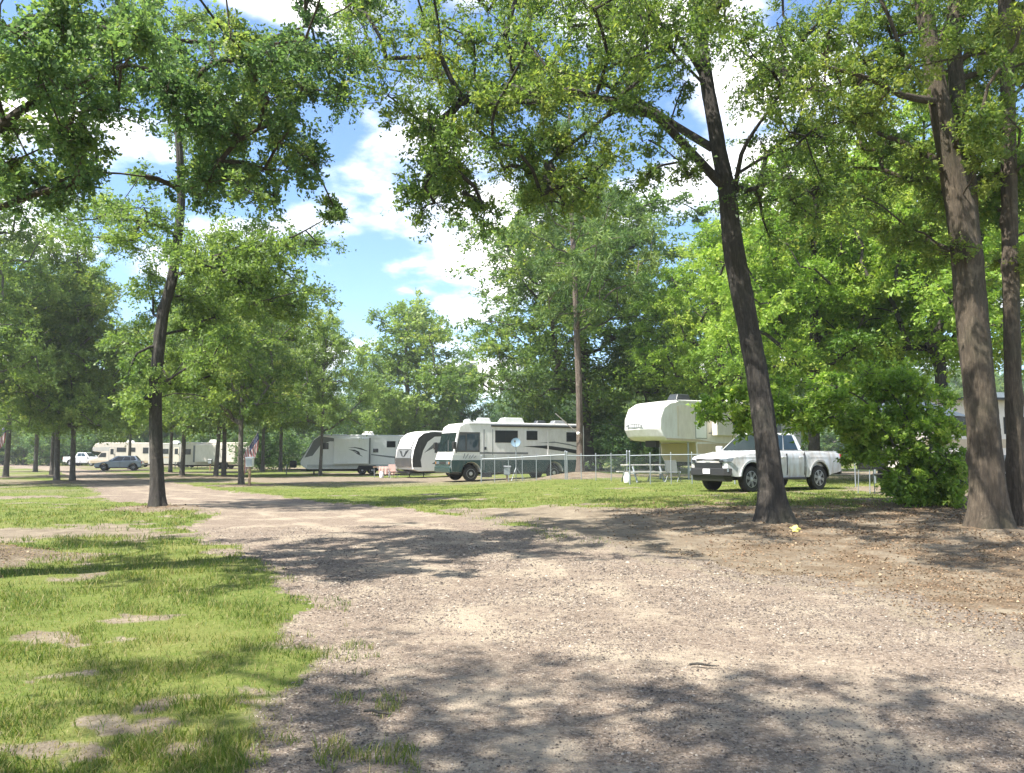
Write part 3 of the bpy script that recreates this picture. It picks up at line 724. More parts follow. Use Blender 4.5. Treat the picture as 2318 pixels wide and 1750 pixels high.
# the leaning oak right of the road
d = LEAN.y
t1 = [(LEAN.x, LEAN.y, LEAN.z - 0.15, 0.33), (*W(1752, 1150, d), 0.31)] + pxpath([(1742, 1050, d, .285), (1722, 900, d + .1, .275), (1697, 760, d + .2, .265), (1668, 610, d + .3, .27), (1660, 560, d + .3, .255),
      (1645, 430, d + .4, .215), (1618, 290, d + .5, .19), (1592, 140, d + .6, .165), (1572, 0, d + .8, .14), (1560, -150, d + 1, .11), (1575, -330, d + 1.3, .06)])
limbs1 = [pxpath([(1630, 415, d + .4, .10), (1560, 340, d + .1, .09), (1490, 270, d - .4, .08), (1420, 238, d - .8, .07), (1290, 222, d - 1.4, .055), (1180, 232, d - 1.9, .04), (1060, 225, d - 2.2, .025)]),
          pxpath([(1612, 335, d + .5, .09), (1530, 285, d + .8, .08), (1440, 225, d + 1.2, .065), (1330, 175, d + 1.6, .045), (1200, 140, d + 2, .03)]),
          pxpath([(1470, 262, d - .5, .05), (1400, 250, d - .9, .04), (1320, 305, d - 1.3, .03), (1240, 370, d - 1.5, .02)]),
          pxpath([(1664, 430, d + .4, .055), (1678, 350, d + .1, .045), (1705, 300, d - .1, .036), (1740, 250, d - .4, .026), (1790, 180, d - .6, .016)]),
          pxpath([(1590, 168, d + .6, .07), (1540, 90, d + .3, .05), (1480, 45, d, .035), (1400, 20, d - .3, .02)]),
          [(*W(1580, 60, d + .7), .09), (4.2, 13.2, 10.2, .07), (3.6, 11.2, 10.0, .05), (2.8, 9.2, 9.8, .025)],  # limb of the bough added overhead for its dappled shade
          pxpath([(1597, 70, d + .7, .06), (1650, 62, d + .4, .045), (1710, 95, d, .03)])]
cl1 = (region(1130, 60, 350, 180, d - 4.5, d + 3.5, 66, .45, .85, g) + region(1330, 160, 240, 90, d - 3, d + 2, 20, .45, .8, g) + region(1010, 260, 150, 110, d - 3.5, d, 18, .4, .7, g)
       + region(1020, 440, 85, 95, d - 3, d, 12, .35, .6, g) + region(1270, 385, 140, 80, d - 2.2, d + .5, 18, .35, .6, g) + region(1500, 380, 60, 80, d - 1.5, d + .5, 5, .3, .5, g)
       + region(1790, 330, 120, 230, d - 2.5, d + 3, 32, .4, .8, g) + region(1500, 30, 160, 70, d - 2, d + 2.5, 12, .4, .7, g) + region(1740, 60, 160, 120, d - 2.5, d + 3, 16, .4, .75, g)
       + region(1420, -260, 560, 200, d - 4, d + 4, 32, .5, .9, g)
       + [(0.6 + 6.0 * g.random(), 6.6 + 5.0 * g.random(), 8.4 + 2.4 * g.random(), .45 + .4 * g.random()) for _ in range(42)])  # added bough, mostly above the frame, to dapple dirt and gravel on the right
make_tree("oak_tree", LEAN, [t1], cl1, M['leaf_oak'], M['bark_dark'], 720, 0.076, "leaning dark-barked oak in front of the white pickup truck", group="shade trees along the gravel road", seed=31, limbs=limbs1, tint0=0.56, flat=.75, spread=.20, furrow=.016, tscale=.75, flare=1.0)

# the thick twin-stemmed oak and the slim one close by it
d = TWIN.y
t2 = [(TWIN.x, TWIN.y, TWIN.z - .15, .36)] + pxpath([(2234, 1100, d, .345), (2226, 980, d, .34), (2212, 820, d, .335), (2196, 660, d + .1, .335), (2180, 520, d + .1, .33), (2160, 420, d + .1, .27), (2130, 250, d, .22), (2105, 100, d, .20), (2085, -40, d, .17), (2060, -260, d, .10)])
t2b = pxpath([(2205, 600, d + .25, .22), (2192, 480, d + .35, .21), (2180, 330, d + .5, .20), (2165, 180, d + .7, .17), (2158, 20, d + 1, .14), (2170, -200, d + 1.3, .08)])
limbs2 = [pxpath([(2125, 230, d, .08), (2040, 215, d - .5, .06), (1960, 175, d - 1, .04), (1860, 150, d - 1.2, .025)]), pxpath([(2150, 380, d, .07), (2060, 330, d + .5, .055), (1960, 290, d + 1, .035), (1880, 250, d + 1.2, .02)])]
cl2 = (region(1960, 130, 110, 170, d - 2.5, d + 3, 24, .35, .7, g) + region(2090, 130, 110, 170, d + .5, d + 3.5, 12, .4, .7, g) + region(2200, 130, 160, 170, d + .4, d + 3.5, 30, .4, .7, g) + region(2220, 60, 120, 90, d - 3.2, d - .6, 4, .35, .6, g) + region(2030, 420, 130, 130, d + .3, d + 3.5, 20, .35, .6, g)
       + region(2230, 390, 90, 120, d + .3, d + 3, 16, .35, .6, g) + region(2200, 330, 60, 60, d - 1.6, d - .3, 5, .25, .4, g) + region(2110, 540, 60, 60, d - .2, d + 2.0, 6, .25, .45, g) + region(2120, -220, 420, 190, d - 3.5, d + 4, 36, .45, .8, g))
make_tree("oak_tree", TWIN, [t2, t2b], cl2, M['leaf_oak'], M['bark_brown'], 720, 0.078, "thick brown twin-stemmed oak standing in leaf litter at the right", group="shade trees along the gravel road", seed=41, limbs=limbs2, tint0=0.78, flat=.75, flare=.75, spread=.19, furrow=.018, tscale=.75)
d = SLIM.y
t3 = [(SLIM.x, SLIM.y, SLIM.z - .15, .20)] + pxpath([(2302, 1100, d, .18), (2297, 980, d, .165), (2291, 820, d, .16), (2288, 600, d, .155), (2285, 400, d, .15), (2280, 200, d, .14), (2274, 20, d, .12), (2270, -250, d, .06)])
cl3 = region(2370, 150, 130, 260, d - 1, d + 3, 30, .35, .65, g) + region(2300, -200, 240, 140, d - 2.5, d + 2.5, 24, .4, .7, g) + region(2330, 520, 70, 130, d - .5, d + 2.2, 8, .25, .45, g)
make_tree("oak_tree", SLIM, [t3], cl3, M['leaf_oak'], M['bark_brown'], 720, 0.082, "slim brown trunk at the right edge, close beside the thick twin-stemmed oak", group="shade trees along the gravel road", seed=51, tint0=0.74, flat=.8, flare=.5, spread=.18, furrow=.010, tscale=.85)

# the tall straight tree on the grass tip left of the road
d = TALL.y
t4 = [(TALL.x, TALL.y, TALL.z - .15, .24)] + pxpath([(357, 1100, d, .21), (353, 980, d, .20), (353, 860, d, .19), (368, 720, d, .175), (390, 630, d, .165), (402, 540, d, .15), (410, 440, d, .13), (405, 320, d, .11), (396, 200, d, .085), (395, 60, d, .05)])
limbs4 = [pxpath([(398, 625, d, .07), (450, 600, d - .6, .055), (540, 560, d - 1.2, .04), (640, 545, d - 1.6, .028), (730, 500, d - 1.8, .015)]), pxpath([(404, 535, d, .05), (330, 500, d - .4, .04), (250, 480, d - 1, .025)]),
          pxpath([(360, 780, d, .05), (310, 800, d - .4, .035), (290, 850, d - .6, .02)])]
cl4 = (region(580, 565, 190, 60, d - 2.6, d + 1.5, 26, .5, .9, g) + region(265, 500, 110, 60, d - 2, d + 2, 17, .5, .9, g) + region(450, 650, 170, 60, d + .5, d + 2.6, 14, .5, .9, g) + region(520, 650, 80, 50, d - 2, d, 6, .5, .8, g)
       + region(400, 770, 140, 75, d + .5, d + 2.6, 14, .5, .85, g) + region(470, 770, 70, 60, d - 2, d, 5, .5, .8, g) + region(320, 860, 70, 60, d - 1.2, d + 1.2, 8, .4, .6, g) + region(640, 660, 120, 60, d - 2, d + 1, 12, .5, .8, g) + region(440, 880, 80, 40, d - 1, d + 1.5, 5, .3, .5, g)
       + region(420, 380, 130, 50, d + .4, d + 2.4, 9, .4, .65, g) + region(400, 240, 130, 100, d - 2, d + 2, 12, .4, .65, g) + region(395, 70, 90, 90, d - 1.5, d + 1.5, 8, .4, .6, g))
make_tree("oak_tree", TALL, [t4], cl4, M['leaf_mid'], M['bark_dark'], 630, 0.10, "tall slender dark trunk on the grass tip between road and side path", group="shade trees along the gravel road", seed=61, limbs=limbs4, tint0=0.40, flat=.55, droop=.18, spread=.24, furrow=.008, tscale=.86)

# the near oak whose boughs hang in from beyond the left edge
NB = Vector((-8.6, 9.0, 0)); NB.z = tz(NB.x, NB.y)
t5 = [(NB.x, NB.y, NB.z - .15, .42), (NB.x + .1, NB.y, 2, .36), (NB.x + .3, NB.y + .1, 4.2, .33), (NB.x + .5, NB.y + .2, 6.5, .28), (NB.x + .6, NB.y + .4, 9, .2), (NB.x + .7, NB.y + .5, 11.5, .1)]
limbs5 = [[(NB.x + .3, NB.y + .1, 4.2, .14), (*W(-60, 330, 9.2), .12)] + pxpath([(50, 248, 9.3, .085), (150, 200, 9.6, .07), (290, 146, 10, .055), (370, 180, 10.2, .045), (450, 225, 10.5, .03), (500, 258, 10.7, .018)]),
          [(NB.x + .5, NB.y + .2, 6.2, .12), (*W(60, 60, 10.2), .10)] + pxpath([(200, 60, 11, .08), (380, 90, 11.6, .06), (560, 95, 12.2, .045), (690, 60, 12.6, .03), (780, 20, 13, .018)]),
          [(NB.x + .3, NB.y + .1, 4.0, .09), (*W(-30, 480, 9.6), .07)] + pxpath([(90, 430, 10.2, .05), (200, 390, 10.8, .03), (330, 400, 11.3, .018)])]
limbs5 = [[(a, b, c, r * .62) for a, b, c, r in l] for l in limbs5]
cl5 = (region(170, 150, 220, 140, 8.0, 12.5, 48, .28, .52, g) + region(90, 370, 150, 90, 8.6, 11.5, 18, .25, .45, g) + region(480, 180, 150, 130, 9.6, 13, 30, .28, .5, g) + region(590, 340, 130, 110, 10, 13, 26, .28, .48, g)
       + region(710, 130, 95, 140, 11, 14, 20, .3, .5, g) + region(430, 390, 80, 70, 10.5, 12.5, 8, .25, .42, g) + region(730, 480, 50, 20, 12, 13, 2, .22, .3, g) + region(350, -220, 520, 190, 8.5, 14, 30, .35, .6, g) + region(-330, 120, 260, 280, 7.5, 12, 22, .35, .6, g) + region(820, -60, 60, 60, 12, 14, 5, .3, .5, g))
make_tree("oak_tree", NB, [t5], cl5, M['leaf_deep'], M['bark_brown'], 720, 0.060, "near oak whose dark leafy boughs hang in from the upper left corner", group="shade trees along the gravel road", seed=71, limbs=limbs5, tint0=0.58, flat=.75, spread=.18, r_tip=.0075)

# ---- trees of the middle distance: a few grown shapes, each copied and turned
def template(name, H, crown_w, first, trunk_r, leaf, barkm, n, r0, r1, per, size, seed, shape='oak', lean=0.0, flat=.6, tint0=.45, needle=False, droop=.12):
    g = np.random.default_rng(seed); wob = g.standard_normal(2) * 0.25
    tr = [(0, 0, -.2, trunk_r * 1.15), (lean * .2, wob[0] * .2, H * .2, trunk_r), (lean * .6 + wob[1] * .3, wob[0] * .6, H * .5, trunk_r * .75), (lean + wob[1] * .4, wob[0], H * .78, trunk_r * .45), (lean * 1.2, wob[0] * 1.1, H * .95, trunk_r * .15)]
    cl = []; tries = 0
    while len(cl) < n and tries < 60000:
        tries += 1
        u = g.random(); z = first + (H - first) * u
        if shape == 'oak': w = crown_w * (0.62 + 0.5 * math.sin(math.pi * min(1, u * 1.05 + .12))) * (1 - max(0, u - .72) * 2.3)
        elif shape == 'cone': w = crown_w * (1.0 - 0.85 * u) * (0.75 + .25 * math.sin(u * 25))
        elif shape == 'round': w = crown_w * math.sqrt(max(0.02, 1 - (2 * u - 1) ** 2))
        elif shape == 'pine': w = crown_w * (0.5 + .6 * math.sin(math.pi * u)) * (0.35 + .65 * (math.sin(u * 19 + seed) > -.2))
        a = g.random() * 2 * math.pi; rr = w * (g.random() ** 0.55) * (0.75 + 0.35 * math.sin(a * 3 + seed + z * .5))
        p = np.array([math.cos(a) * rr + lean * u, math.sin(a) * rr, z])
        rad = r0 + (r1 - r0) * g.random()
        if any(np.linalg.norm(p - np.array(q[:3])) < (rad + q[3]) * 0.42 for q in cl): continue
        cl.append((*p, rad))
    return make_tree(name, (0, 0, 0), [tr], cl, leaf, barkm, per, size, seed=seed, flat=flat, twig=False, tint0=tint0, r_tip=.02, needle=needle, droop=droop, spread=.22)
T = {}
T['gum'] = template("gum_tree", 14, 4.2, 4.2, .125, M['leaf_mid'], M['bark_grey'], 115, .75, 1.4, 540, .15, 101, 'oak', .3, .62, .45, droop=.16)
T['gum2'] = template("gum_tree", 13, 3.8, 3.4, .12, M['leaf_oak'], M['bark_grey'], 115, .7, 1.35, 540, .15, 102, 'oak', -.5, .62, .55, droop=.16)
T['cone'] = template("gum_tree", 15, 4.6, 3.2, .13, M['leaf_mid'], M['bark_grey'], 120, .7, 1.3, 540, .15, 103, 'cone', .2, .42, .45, droop=.16)
T['big'] = template("oak_tree", 20, 8.6, 4.6, .40, M['leaf_oak'], M['bark_dark'], 220, .9, 1.9, 675, .21, 104, 'oak', -.5, .6, .52)
T['lime'] = template("maple_tree", 15, 5.2, 5.0, .22, M['leaf_lime'], M['bark_dark'], 150, .8, 1.45, 675, .15, 105, 'oak', .2, .42, .52, droop=.22)
T['far'] = template("woodland_tree", 17, 5.5, 2.0, .25, M['leaf_deep'], M['bark_grey'], 110, 1.0, 1.9, 405, .27, 106, 'oak', .3, .6, .50)
T['far2'] = template("woodland_tree", 15, 4.6, 1.2, .22, M['leaf_mid'], M['bark_grey'], 105, .9, 1.8, 405, .27, 107, 'round', -.3, .6, .40)
T['thin'] = template("gum_tree", 14, 4.2, 4.2, .16, M['leaf_mid'], M['bark_grey'], 60, .7, 1.3, 315, .12, 109, 'oak', .2, .6, .5)
T['bush'] = template("shrub", 4.2, 2.4, 0.3, .08, M['leaf_deep'], M['bark_grey'], 34, .7, 1.2, 260, .20, 108, 'round', .1, .7, .45)
placed = set()
def plant(key, px, d, s, label, rz=None, name=None, group="trees in the middle distance", cat="tree", sxy=None):
    src = T[key]
    o = src if key not in placed else copy_tree(src)
    placed.add(key)
    q = gp(px, d); o.location = q; o.rotation_euler = (0, 0, rz if rz is not None else random.random() * 6.28)
    o.scale = (s * (sxy or 1), s * (sxy or 1), s)
    tag(o, label, cat, group)
    if name: o.name = name
    return o
P_ = plant
P_('gum', 24, 53, 1.15, "grey trunk behind the flag at the far left edge", 0.4)
P_('gum2', 140, 45, 1.09, "pale-topped trunk beside the far road, just left of a twin trunk", 1.2)
P_('cone', 174, 44.5, 0.94, "trunk standing right at the far road's edge, nearest the far white pickup", 2.1)
P_('gum', 128, 58, 0.99, "thin trunk half hidden behind the pale-topped one by the far road", 3.3)
P_('gum2', 393, 68, 1.11, "thin trunk in front of the shaded beige trailer", 2.2)
P_('cone', 419, 56, 1.08, "dark trunk in front of the left end of the long beige trailer", 0.2)
P_('gum2', 495, 55, 1.08, "left one of a pair of trunks before the long beige trailer", 4.0)
P_('gum', 513, 57, 1.11, "right one of a pair of trunks before the long beige trailer", 5.1)
P_('gum2', 553, 39.5, 0.98, "leaning trunk with a flag beside it on the far side of the road", 0.05)
P_('gum', 729, 57.5, .86, "dark trunk standing in front of the white trailer with grey swooshes", 1.0)
P_('gum', 640, 75, 1.23, "bushy green tree above the nose of the white trailer with grey swooshes", 2.7)
P_('far2', 930, 84, 1.20, "tall yellowish tree alone against the clouds behind the trailers", 0.8, "gum_tree", sxy=1.15)
P_('far', 845, 95, .80, "low dark green tree left of the tall yellowish one", 2.0, "gum_tree")
P_('far', 1045, 92, .80, "low dark green tree right of the tall yellowish one", 1.0, "gum_tree")
P_('big', 1325, 58, 1.12, "huge spreading oak behind the pine and the green-skirted motorhome", 0.6, sxy=1.22)
P_('far2', 1205, 62, .42, "small pale yellow-green tree over the motorhome roof", 2.4, "young_tree")
P_('lime', 1838, 33, 0.99, "lime green maple rising behind the white pickup truck", 0.0)
P_('lime', 1995, 38, 1.10, "lime green maple between the pickup's bed and the thick oak", 1.7)
P_('lime', 1640, 44, 0.96, "lime green maple behind the leaning oak's trunk and the fifth-wheel trailer", 3.4)
P_('lime', 2135, 31, 1.06, "dark-trunked oak seen just left of the thick twin-stemmed oak", 2.2)
P_('lime', 2420, 36, 1.12, "lime green tree behind the slim trunk at the right edge", 5.0)
P_('lime', 1760, 56, 1.23, "tall lime green tree far behind the pickup's cab", 4.2)
P_('gum2', 1530, 62, 1.15, "green tree rising behind the roof of the fifth-wheel trailer", 4.4)
P_('gum', -60, 40, 1.17, "green tree whose foliage fills the left edge of the picture", 2.0)
P_('gum', 300, 84, 1.11, "tree spreading over the far tan motorhome", 2.5)
P_('cone', 90, 72, 1.23, "green tree behind the pale-topped trunk at the far left", 4.4)
P_('gum2', 600, 73, 1.17, "bright green tree between the flag and the trailer's nose", 5.5)
# out of view, behind and beside the camera: their shade falls across the road in front
for i, (x, y, s, k) in enumerate(((-6.6, -1.4, 1.15, 'thin'), (-4.9, -2.6, 1.12, 'thin'), (-11.6, 2.2, .76, 'thin'), (-1.0, -5.2, 1.1, 'thin'))):
    o = T[k] if i == 0 else copy_tree(T[k]); o.location = (x, y, tz(x, y)); o.scale = (s, s, s); o.rotation_euler = (0, 0, i * 1.3)
    tag(o, ("shade tree behind the viewer, nearest the left grass", "shade tree behind the viewer, close to the road", "shade tree left of the viewer, outside the picture", "shade tree directly behind the viewer, farthest back")[i], "tree", "shade trees behind the viewer")
# the far wood
def zone(px):
    for lim, t in ((130, "at the far left, where the road vanishes"), (235, "behind the far white pickup"), (350, "behind the far tan motorhome"), (540, "behind the long beige trailer"), (690, "left of the white trailers"), (900, "behind the trailer with grey swooshes"), (1010, "behind the charcoal-nosed trailer"), (1330, "behind the motorhome with green skirt"),
                   (1500, "behind the pine and the fence"), (1700, "behind the fifth-wheel trailer"), (1920, "behind the white pickup"), (2130, "behind the spreading sapling"), (9999, "behind the thick oak at the right edge")):
        if px < lim: return t
k = 0
for row, (dd, sc, step) in enumerate(((126, 1.0, 60), (160, 1.15, 50))):
    px = -260 + row * 25
    while px < 2600:
        d = dd + random.uniform(-8, 8); s = sc * random.uniform(.8, 1.12)
        if 700 < px < 1180: s *= .74
        if 1060 < px < 1130: s *= .6
        o = copy_tree(T['far' if random.random() < .55 else 'far2'])
        q = gp(px, d); o.location = (q.x, q.y, q.z - .3); o.scale = (s, s, s); o.rotation_euler = (0, 0, random.random() * 6.28); o.name = "woodland_tree"
        tag(o, "far tree in the green wood " + zone(px), "tree", "trees of the far wood"); px += step * random.uniform(.8, 1.2); k += 1
for i in range(46):
    px = -150 + i * 55 + random.uniform(-15, 15); d = random.uniform(114, 124); s = random.uniform(.9, 1.6)
    if 150 < px < 1000 or True:
        o = T['bush'] if 'bush' not in placed else copy_tree(T['bush']); placed.add('bush')
        o.location = gp(px, d); o.scale = (s * 1.2, s * 1.2, s); o.rotation_euler = (0, 0, random.random() * 6.28)
        tag(o, "dark shrub below the wood " + zone(px), "shrub", "shrubs below the far wood")
for i, (px, d, s, lab) in enumerate(((1420, 52, .9, "dark shrub behind the chain-link fence right of the pine"), (1360, 60, 1.1, "shaded shrub at the foot of the huge oak"), (600, 78, .9, "round green shrub left of the white trailer's hitch"),
                                     (640, 84, 1.1, "larger round shrub behind the white trailer's hitch"), (1480, 50, .8, "low shrub behind the fifth-wheel trailer's nose"), (1260, 66, 1.2, "shaded shrub behind the motorhome's rear"))):
    o = copy_tree(T['bush']); o.location = gp(px, d); o.scale = (s * 1.2, s * 1.2, s); o.rotation_euler = (0, 0, i * 1.1); tag(o, lab, "shrub", "shrubs among the trailers")

# the pine by the fence
def build_pine():
    d = PINE.y; gg = np.random.default_rng(77)
    tr = [(PINE.x, PINE.y, PINE.z - .2, .27)] + pxpath([(1313, 1040, d, .225), (1311, 900, d, .21), (1306, 760, d, .195), (1300, 620, d, .175), (1294, 480, d, .145), (1290, 350, d, .11), (1288, 230, d, .05)])
    cl = []
    for py, ex, n in ((300, 70, 8), (380, 110, 10), (450, 150, 14), (520, 190, 16), (590, 210, 16), (650, 170, 10), (700, 90, 4)):
        cl += region(1296, py, ex, 26, d - ex / 38, d + ex / 38, n, .5, .85, gg)
    make_tree("pine_tree", PINE, [tr], cl, M['leaf_pine'], M['bark_pine'], 420, .30, "straight reddish pine on a straw mound beside the motorhome's rear", group="trees in the middle distance", seed=78, twig=False, tint0=.55, flat=.6, droop=.05, needle=True, r_tip=.012, spread=.12, tscale=.78, furrow=.006)
build_pine()
# the spreading sapling before the truck's bed
def build_sapling():
    d = SAP.y; gg = np.random.default_rng(91)
    B = SAP
    stems = [[(B.x, B.y, B.z - .1, .055), (B.x - .1, B.y, B.z + .8, .045), (B.x - .5, B.y, B.z + 1.7, .035), (B.x - 1.3, B.y + .1, B.z + 2.6, .02), (B.x - 2.2, B.y + .1, B.z + 3.0, .012)],
             [(B.x + .1, B.y, B.z - .1, .045), (B.x + .2, B.y - .1, B.z + .9, .035), (B.x + .3, B.y, B.z + 1.9, .022), (B.x + .2, B.y, B.z + 2.6, .012)]]
    cl = (region(1930, 905, 210, 70, d - 1.2, d + 1.2, 50, .28, .46, gg) + region(1850, 925, 120, 40, d - 1, d + .8, 22, .22, .4, gg) + region(1665, 930, 80, 45, d - .8, d + .4, 16, .22, .36, gg) + region(1700, 910, 70, 30, d - .6, d + .6, 7, .2, .34, gg)
          + region(2070, 990, 120, 75, d - 1.1, d + .9, 44, .24, .4, gg) + region(2105, 1085, 90, 55, d - .9, d + .7, 44, .2, .38, gg) + region(1980, 1000, 100, 40, d - .8, d + .8, 20, .2, .34, gg) + region(2030, 860, 60, 30, d - .6, d + .6, 6, .2, .34, gg))
    make_tree("spreading_sapling", SAP, stems, cl, M['leaf_lime'], M['bark_grey'], 360, .105, "low spreading bushy sapling with bright leaves in front of the pickup's tail", "sapling", seed=92, tint0=.38, flat=.55, r_tip=.006, flare=.1)
build_sapling()
# ------------------------------------------------------------------ vehicles (local +X is forward, +Y the left side, origin on the ground)
def arc(cx, cz, r, a0, a1, n):
    return [(cx + r * math.cos(R(a0 + (a1 - a0) * k / n)), cz + r * math.sin(R(a0 + (a1 - a0) * k / n))) for k in range(n + 1)]
def wheel(root, x, y, r, w, side, style='spoke', rim_r=0.62):
    """a tyre with its rim; side +1 faces +Y"""
    h = w / 2
    prof = [(r * rim_r, -h * .9), (r * .80, -h), (r * .93, -h * .96), (r * .985, -h * .72), (r, -h * .3), (r, h * .3), (r * .985, h * .72), (r * .93, h * .96), (r * .80, h), (r * rim_r, h * .9)]
    t = MB().lathe(prof, (x, y, r), 'y', 28).build("wheel", M['rubber'], root, smooth=True)
    m = MB(); R0 = r * rim_r; s = side
    m.lathe([(R0 * 1.0, s * h * .70), (R0 * 1.0, s * h * .90), (R0 * .95, s * h * .92), (R0 * .93, s * h * .60)], (x, y, r), 'y', 28)
    if style == 'spoke':
        for k in range(6):
            a = k * math.pi / 3 + .25; c, n = math.cos(a), math.sin(a)
            P = []
            for rad, hw in ((R0 * .16, R0 * .15), (R0 * .94, R0 * .20)):
                P += [(rad, -hw), (rad, hw)]
            q = [P[0], P[2], P[3], P[1]]
            A = [(x + u * c - v * n, y + s * h * .70, r + u * n + v * c) for u, v in q]; B = [(px, y + s * h * .90, pz) for px, _, pz in A]
            m.loft(A, B)
    else:
        m.lathe([(R0 * .92, s * h * .55), (R0 * .90, s * h * .62), (R0 * .45, s * h * .75), (R0 * .40, s * h * .95), (R0 * .2, s * h * 1.05)], (x, y, r), 'y', 24)
    m.lathe([(R0 * .26, s * h * .5), (R0 * .26, s * h * .93), (R0 * .16, s * h * 1.0)], (x, y, r), 'y', 14)
    m.build("rim", M['alloy'], t, smooth=True)
    MB().lathe([(R0 * .9, s * h * .3), (R0 * .9, s * h * .36)], (x, y, r), 'y', 20).build("brake_disc", M['black'], t)
    return t
def lerp(a, b, t): return Vector(a) * (1 - t) + Vector(b) * t
def panel(face, u0, u1, v0, v1, t=0.012, out=None, cut=0.0, push=0.004):
    """a pane laid on a four-cornered face: bl, br, tr, tl as seen from outside"""
    bl, br, tr, tl = [Vector(p) for p in face]
    P = lambda u, v: lerp(lerp(bl, br, u), lerp(tl, tr, u), v)
    n = (br - bl).cross(tl - bl).normalized()
    q = [P(u0, v0), P(u1, v0), P(u1 - cut * (u1 - u0), v1), P(u0, v1)]
    return [p + n * push for p in q]
def windowed(root, face, u0, u1, v0, v1, mat, frame=None, name="window", cutl=0.0, cutr=0.0, border=0.03):
    """a window part with frame, and the pane as its sub-part"""
    bl, br, tr, tl = [Vector(p) for p in face]
    P = lambda u, v: lerp(lerp(bl, br, u), lerp(tl, tr, u), v)
    n = (br - bl).cross(tl - bl).normalized()
    q = [P(u0, v0), P(u1, v0), P(u1 - cutr * (u1 - u0), v1), P(u0 + cutl * (u1 - u0), v1)]
    c = sum(q, Vector()) / 4
    o = [c + (p - c) * 1.0 + (p - c).normalized() * border for p in q]
    f = MB().slab([p - n * .004 for p in o], .012).build(name, frame or M['black'], root)
    MB().slab([p + n * .008 for p in q], .006).build("pane", mat, f)
    return f

